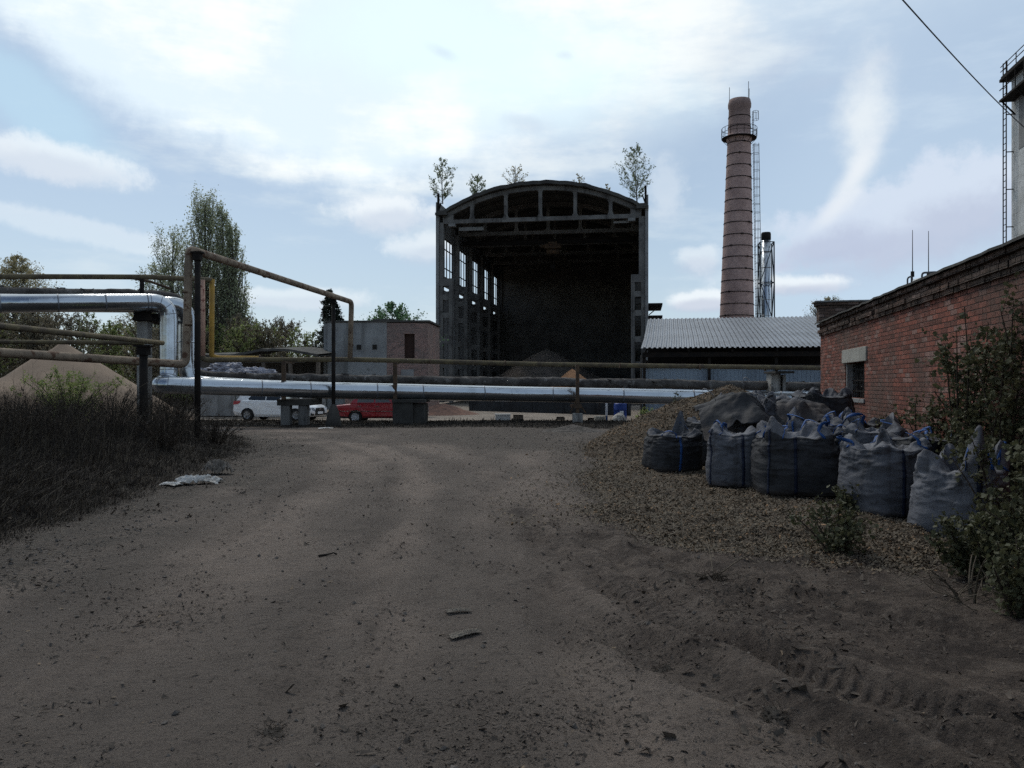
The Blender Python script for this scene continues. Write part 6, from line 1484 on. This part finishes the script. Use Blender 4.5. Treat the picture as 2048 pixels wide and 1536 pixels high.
# ------------------------------------------------------------------ shrubs
def shrub(label, x, y, H, Rr, seed, leaf='shrub_leaf', nst=12, size=.05, nl=260, lean=(0, 0), kind='lobed', name='shrub', sprig=16, bare=0, twig='twig', tspread=1.0, group=None, flat=.35, zb=.1):
    z = top_z(x, y) - .04; t = thing(name, label, 'shrub' if name != 'sapling' else 'sapling', (x, y, z), 0, group)
    g = np.random.default_rng(seed); bw_, bl_ = MB(), MB()
    for i in range(nst):
        a = g.uniform(0, 2 * np.pi); r_ = Rr * math.sqrt(g.random()) * tspread; h = H * g.uniform(.6, 1) * (1 - .25 * (r_ / max(Rr, .01)) ** 2)
        e = np.array([r_ * math.cos(a) + lean[0] * h, r_ * math.sin(a) + lean[1] * h, h]); s0 = np.array([.12 * Rr * math.cos(a), .12 * Rr * math.sin(a), 0]); m_ = (s0 + e) / 2 + np.array([-e[0] * .18, -e[1] * .18, h * .1]) + g.normal(0, .05, 3) * H
        P = np.array([(1 - s) ** 2 * s0 + 2 * s * (1 - s) * m_ + s * s * e for s in np.linspace(0, 1, 9)]); bw_.tube(P, np.linspace(.011, .003, 9) * (1 + H * .25), 5, False)
        ns = sprig; s = g.uniform(zb, 1, ns); k = np.clip(s * 8, 0, 7.999).astype(int); fr = (s * 8 - k)[:, None]; A = P[k] * (1 - fr) + P[k + 1] * fr
        D = g.normal(size=(ns, 3)) + np.array([0, 0, .45]); D /= np.linalg.norm(D, axis=1)[:, None]; L = H * g.uniform(.08, .24, ns) * (1.15 - s * .5); E = A + D * L[:, None]; E[:, 2] = np.maximum(E[:, 2], .03); twigs(bw_, A, E, .0035, g)
        nn = max(1, nl // ns); u = g.uniform(.15, 1.08, (ns, nn, 1)); Q = A[:, None] + (E - A)[:, None] * u + g.normal(size=(ns, nn, 3)) * .03
        if not bare: leaves(bl_, Q.reshape(-1, 3), size, g, kind, 0, flat)
    for i in range(bare):
        a = g.uniform(0, 2 * np.pi); e = np.array([math.cos(a) * Rr * g.uniform(.5, 1.5), math.sin(a) * Rr * g.uniform(.5, 1.3), H * g.uniform(.3, 1)]); off = g.normal(0, .16, 3) * np.array([1, 1, 0]); P = np.array([off * .6 + 2 * s * (1 - s) * (e * .45 + np.array([0, 0, H * g.uniform(.1, .4)])) + s * s * e * np.array([1, 1, g.uniform(.1, .8)]) + g.normal(0, .008, 3) for s in np.linspace(0, 1, 9)]); P[0, 2] = 0; bw_.tube(P, np.linspace(.0042, .0015, 9), 5, False)
    bw_.build('stems', M[twig], t, world=False)
    if bl_.v: bl_.build('foliage', M[leaf], t, world=False)
    return t
G = 'leafy shrubs in front of the brick wall'
shrub('tall leafy shoot reaching the cornice against the brick wall', W_(1925, 9.6), 9.6, 2.75, .45, 101, nst=9, nl=300, size=.048, name='sapling', leaf='shrub_leaf_light')
shrub('tall leafy shoot at the right picture edge against the brick wall', W_(2012, 8.9), 8.9, 2.75, .45, 102, nst=9, nl=320, size=.048, name='sapling', leaf='shrub_leaf_light')
shrub('thin leafy shoot right of the barred window behind the bags', W_(1785, 12.9), 12.9, 1.55, .32, 103, nst=7, nl=130, size=.048, leaf='shrub_leaf_light', group=G)
shrub('broad waist-high shrub against the wall behind the blue-grey bag', W_(1862, 11.3), 11.3, 1.75, .6, 104, nst=10, nl=150, size=.048, leaf='shrub_leaf_light', group=G)
shrub('mid-size shrub rising to the cornice between the two tall shoots', W_(1965, 9.9), 9.9, 2.1, .6, 110, nst=9, nl=150, size=.048, group=G)
shrub('large dense shrub covering the right side of the pale bag', W_(2015, 7.5), 7.5, 1.3, .6, 105, nst=9, nl=130, size=.044, group=G)
shrub('dense dark shrub at the right picture edge, nearest the camera', W_(2078, 6.2), 6.2, 1.15, .62, 106, nst=10, nl=140, size=.042, group=G)
shrub('low leafy shrub creeping under the pale bag', W_(1955, 6.6), 6.6, .66, .5, 107, nst=14, nl=190, size=.038, group=G)
shrub('small dark shrub growing from the woodchips before the broad bag', W_(1672, 7.45), 7.45, .56, .42, 108, nst=13, nl=95, size=.036, group=G)
shrub('knee-high sprig in the gap left of the blue-grey bag', W_(1700, 9.35), 9.35, .42, .2, 109, nst=6, nl=90, size=.045, group=G)
shrub('tangle of bare dry stalks at the foot of the right shrubs', W_(1930, 5.9), 5.85, .42, .62, 111, nst=4, nl=20, size=.03, bare=15, name='dry_stalks', twig='dry_twig', sprig=6)
shrub('low sprawling shrub at the right edge, lowest in the picture', W_(2035, 5.45), 5.45, .6, .5, 118, nst=14, nl=110, size=.034, group=G)
shrub('greenish budding bush in front of the sand heap', W_(140, 23.5), 23.5, 1.9, 1.5, 112, nst=34, nl=230, size=.055, kind='quad', leaf='scrub_leaf', sprig=14)
shrub('leafless dark thicket in the weeds below the sand heap', W_(120, 17), 17, 1.2, 1.1, 113, nst=34, nl=24, size=.04, kind='quad', leaf='weed_dark', sprig=22, name='thicket')
shrub('leafless dark thicket beside the thick pipe post', W_(330, 16.2), 16.2, 1.15, .9, 114, nst=30, nl=24, size=.04, kind='quad', leaf='weed_dark', sprig=22, name='thicket')
shrub('bare leaning thicket where the weeds meet the road', W_(432, 19.5), 19.5, .85, .8, 115, nst=26, nl=22, size=.035, kind='quad', leaf='weed_dark', sprig=20, name='thicket', lean=(.25, 0))
shrub('leafless dark thicket at the left picture edge above the verge', W_(20, 14.5), 14.5, 1.3, 1.1, 121, nst=34, nl=24, size=.035, kind='quad', leaf='weed_dark', sprig=24, name='thicket')
shrub('leafless dark thicket in front of the right flank of the sand heap', W_(225, 19.5), 19.5, 1.35, 1.1, 122, nst=36, nl=24, size=.035, kind='quad', leaf='weed_dark', sprig=24, name='thicket')
shrub('leafless dark thicket between the pipe post and the gate post', W_(352, 20.5), 20.5, 1.3, .9, 123, nst=34, nl=24, size=.035, kind='quad', leaf='weed_dark', sprig=24, name='thicket')
shrub('dark scrubby plant between the drum and the woodchip bank', W_(1288, 27.5), 27.5, .9, .4, 116, nst=10, nl=110, size=.07, kind='quad', leaf='scrub_leaf', sprig=12)
shrub('small weed poking up before the end of the silver pipe', W_(1352, 22.5), 22.5, 1.35, .22, 117, nst=5, nl=70, size=.07, kind='lobed', leaf='shrub_leaf', sprig=8, name='weed')

# ------------------------------------------------------------------ litter on the ground
M['clod'] = pmat('clod', (.045, .038, .032), (.028, .024, .02), 9, .97, 0, .9, 60)
def crumple(name, label, cat, x, y, L, Wd, hgt, seed, mat, rz=0, k=2.2):
    z = top_z(x, y) if x > 0 else gz(x, y)
    t = thing(name, label, cat, (x, y, z), R(rz))
    u, v = np.meshgrid(np.linspace(-1, 1, 46), np.linspace(-1, 1, 32), indexing='ij')
    o = 1 + .35 * fbm(u * 1.6, v * 1.6, 0, 3, seed)
    rg = 1 - np.abs(fbm(u * k, v * k, 0, 4, seed + 1)) * 4.5; rg2 = 1 - np.abs(fbm(u * k * 2.2, v * k * 2.2, 0, 3, seed + 2)) * 4.5
    zz = hgt * np.clip((.55 + .6 * rg + .3 * rg2), .05, 2) * np.clip(1.15 - (u * u + v * v) * .55, .12, 1) + .01
    b = MB(); b.grid(np.stack([u * L / 2 * o, v * Wd / 2 * o, zz], -1), 0, False); b.build('sheet', M[mat], t, world=False, solid=.003); return t
crumple('plastic_rag', 'crumpled white plastic rag at the left roadside', 'litter', W_(392, 12.5), 12.6, .66, .34, .10, 5, 'rag', 8, 3.4)
crumple('paper_scrap', 'torn whitish scrap just left of the crumpled white rag', 'litter', W_(340, 12.3), 12.35, .3, .2, .035, 8, 'rag', -20)
crumple('dirty_rag', 'dirty brown rag heaped in the weeds behind the white rag', 'litter', W_(430, 13.9), 14.0, .5, .34, .18, 11, 'rag_dirty', -35, 3.0)
crumple('cardboard_scrap', 'flattened tan cardboard scrap on the dirt, nearer one', 'litter', W_(930, 5.1), 5.1, .22, .075, .016, 15, 'card', 35, 4.0)
crumple('cardboard_scrap', 'flattened tan cardboard scrap on the dirt, farther one', 'litter', W_(918, 5.62), 5.62, .17, .055, .014, 18, 'card', 12, 4.0)
crumple('paper_scrap', 'white paper scrap lying at the edge of the grass strip', 'litter', W_(652, 28.4), 28.4, .5, .3, .03, 22, 'rag', 5)
def stick(label, a, e, r, mat='dark_steel', name='stick'):
    b = MB(); g = np.random.default_rng(int(abs(a[0]) * 100)); A = np.array([a[0], a[1], gz(*a[:2]) + r + a[2]]); E = np.array([e[0], e[1], gz(*e[:2]) + r + e[2]])
    P = [A + (E - A) * t_ + g.normal(0, .006, 3) for t_ in np.linspace(0, 1, 8)]; b.tube(P, np.linspace(r, r * .6, 8), 7); tag(b.build(name, M[mat]), label, 'stick')
stick('short black stick on the dirt road left of centre', (W_(638, 7.45), 7.42, 0), (W_(672, 7.5), 7.52, .0), .011)
t = thing('dry_stalk_tuft', 'dry uprooted tuft with two long pale stalks on the mud', 'plant', (W_(1428, 6.45), 6.45, gz(W_(1428, 6.45), 6.45)))
b = MB()
for e, r_ in (((.62, .55, .14), .006), ((.12, .75, .17), .005), ((-.35, -.02, .02), .004), ((.25, -.12, .03), .004)): b.tube([np.array(e) * s + np.array([0, 0, .04 * math.sin(s * 3.1) + .02]) for s in np.linspace(0, 1, 7)], np.linspace(r_, r_ * .5, 7), 6)
b.build('stalks', M['dry_twig'], t, world=False)
b = MB(); g = np.random.default_rng(3); A = g.normal(0, .04, (90, 3)) * np.array([1.5, 1, .3]) + np.array([0, 0, .02]); twigs(b, A, A + g.normal(0, .07, (90, 3)) * np.array([1.5, 1, .5]) + np.array([0, 0, .03]), .003, g); b.build('root_tuft', M['twig'], t, world=False)
for lab, x, y, s, sd_ in (('dark clod of matted grass on the mud, right of centre', W_(1325, 4.65), 4.65, .055, 3), ('low dark clod at the bottom edge left of centre', W_(545, 3.72), 3.75, .06, 6), ('dark clod at the right bottom corner', W_(1965, 3.75), 3.75, .075, 9), ('long dark clod of churned earth in the wheel track', W_(1555, 3.95), 3.97, .075, 12)):
    t = thing('earth_clod', lab, 'clod', (x, y, gz(x, y) - .012), R(20 * sd_), 'dark clods on the muddy ground')
    lump(s * 1.7, s, s * .34, sd_, 48, 18, 1.1).build('earth', M['clod'], t, world=False)
    b = MB(); g = np.random.default_rng(sd_); A = g.normal(0, s * .7, (60, 3)) * np.array([1.6, 1, .15]) + np.array([0, 0, s * .3]); twigs(b, A, A + g.normal(0, s * .6, (60, 3)) * np.array([1, 1, .6]), .002, g); b.build('roots', M['twig'], t, world=False)
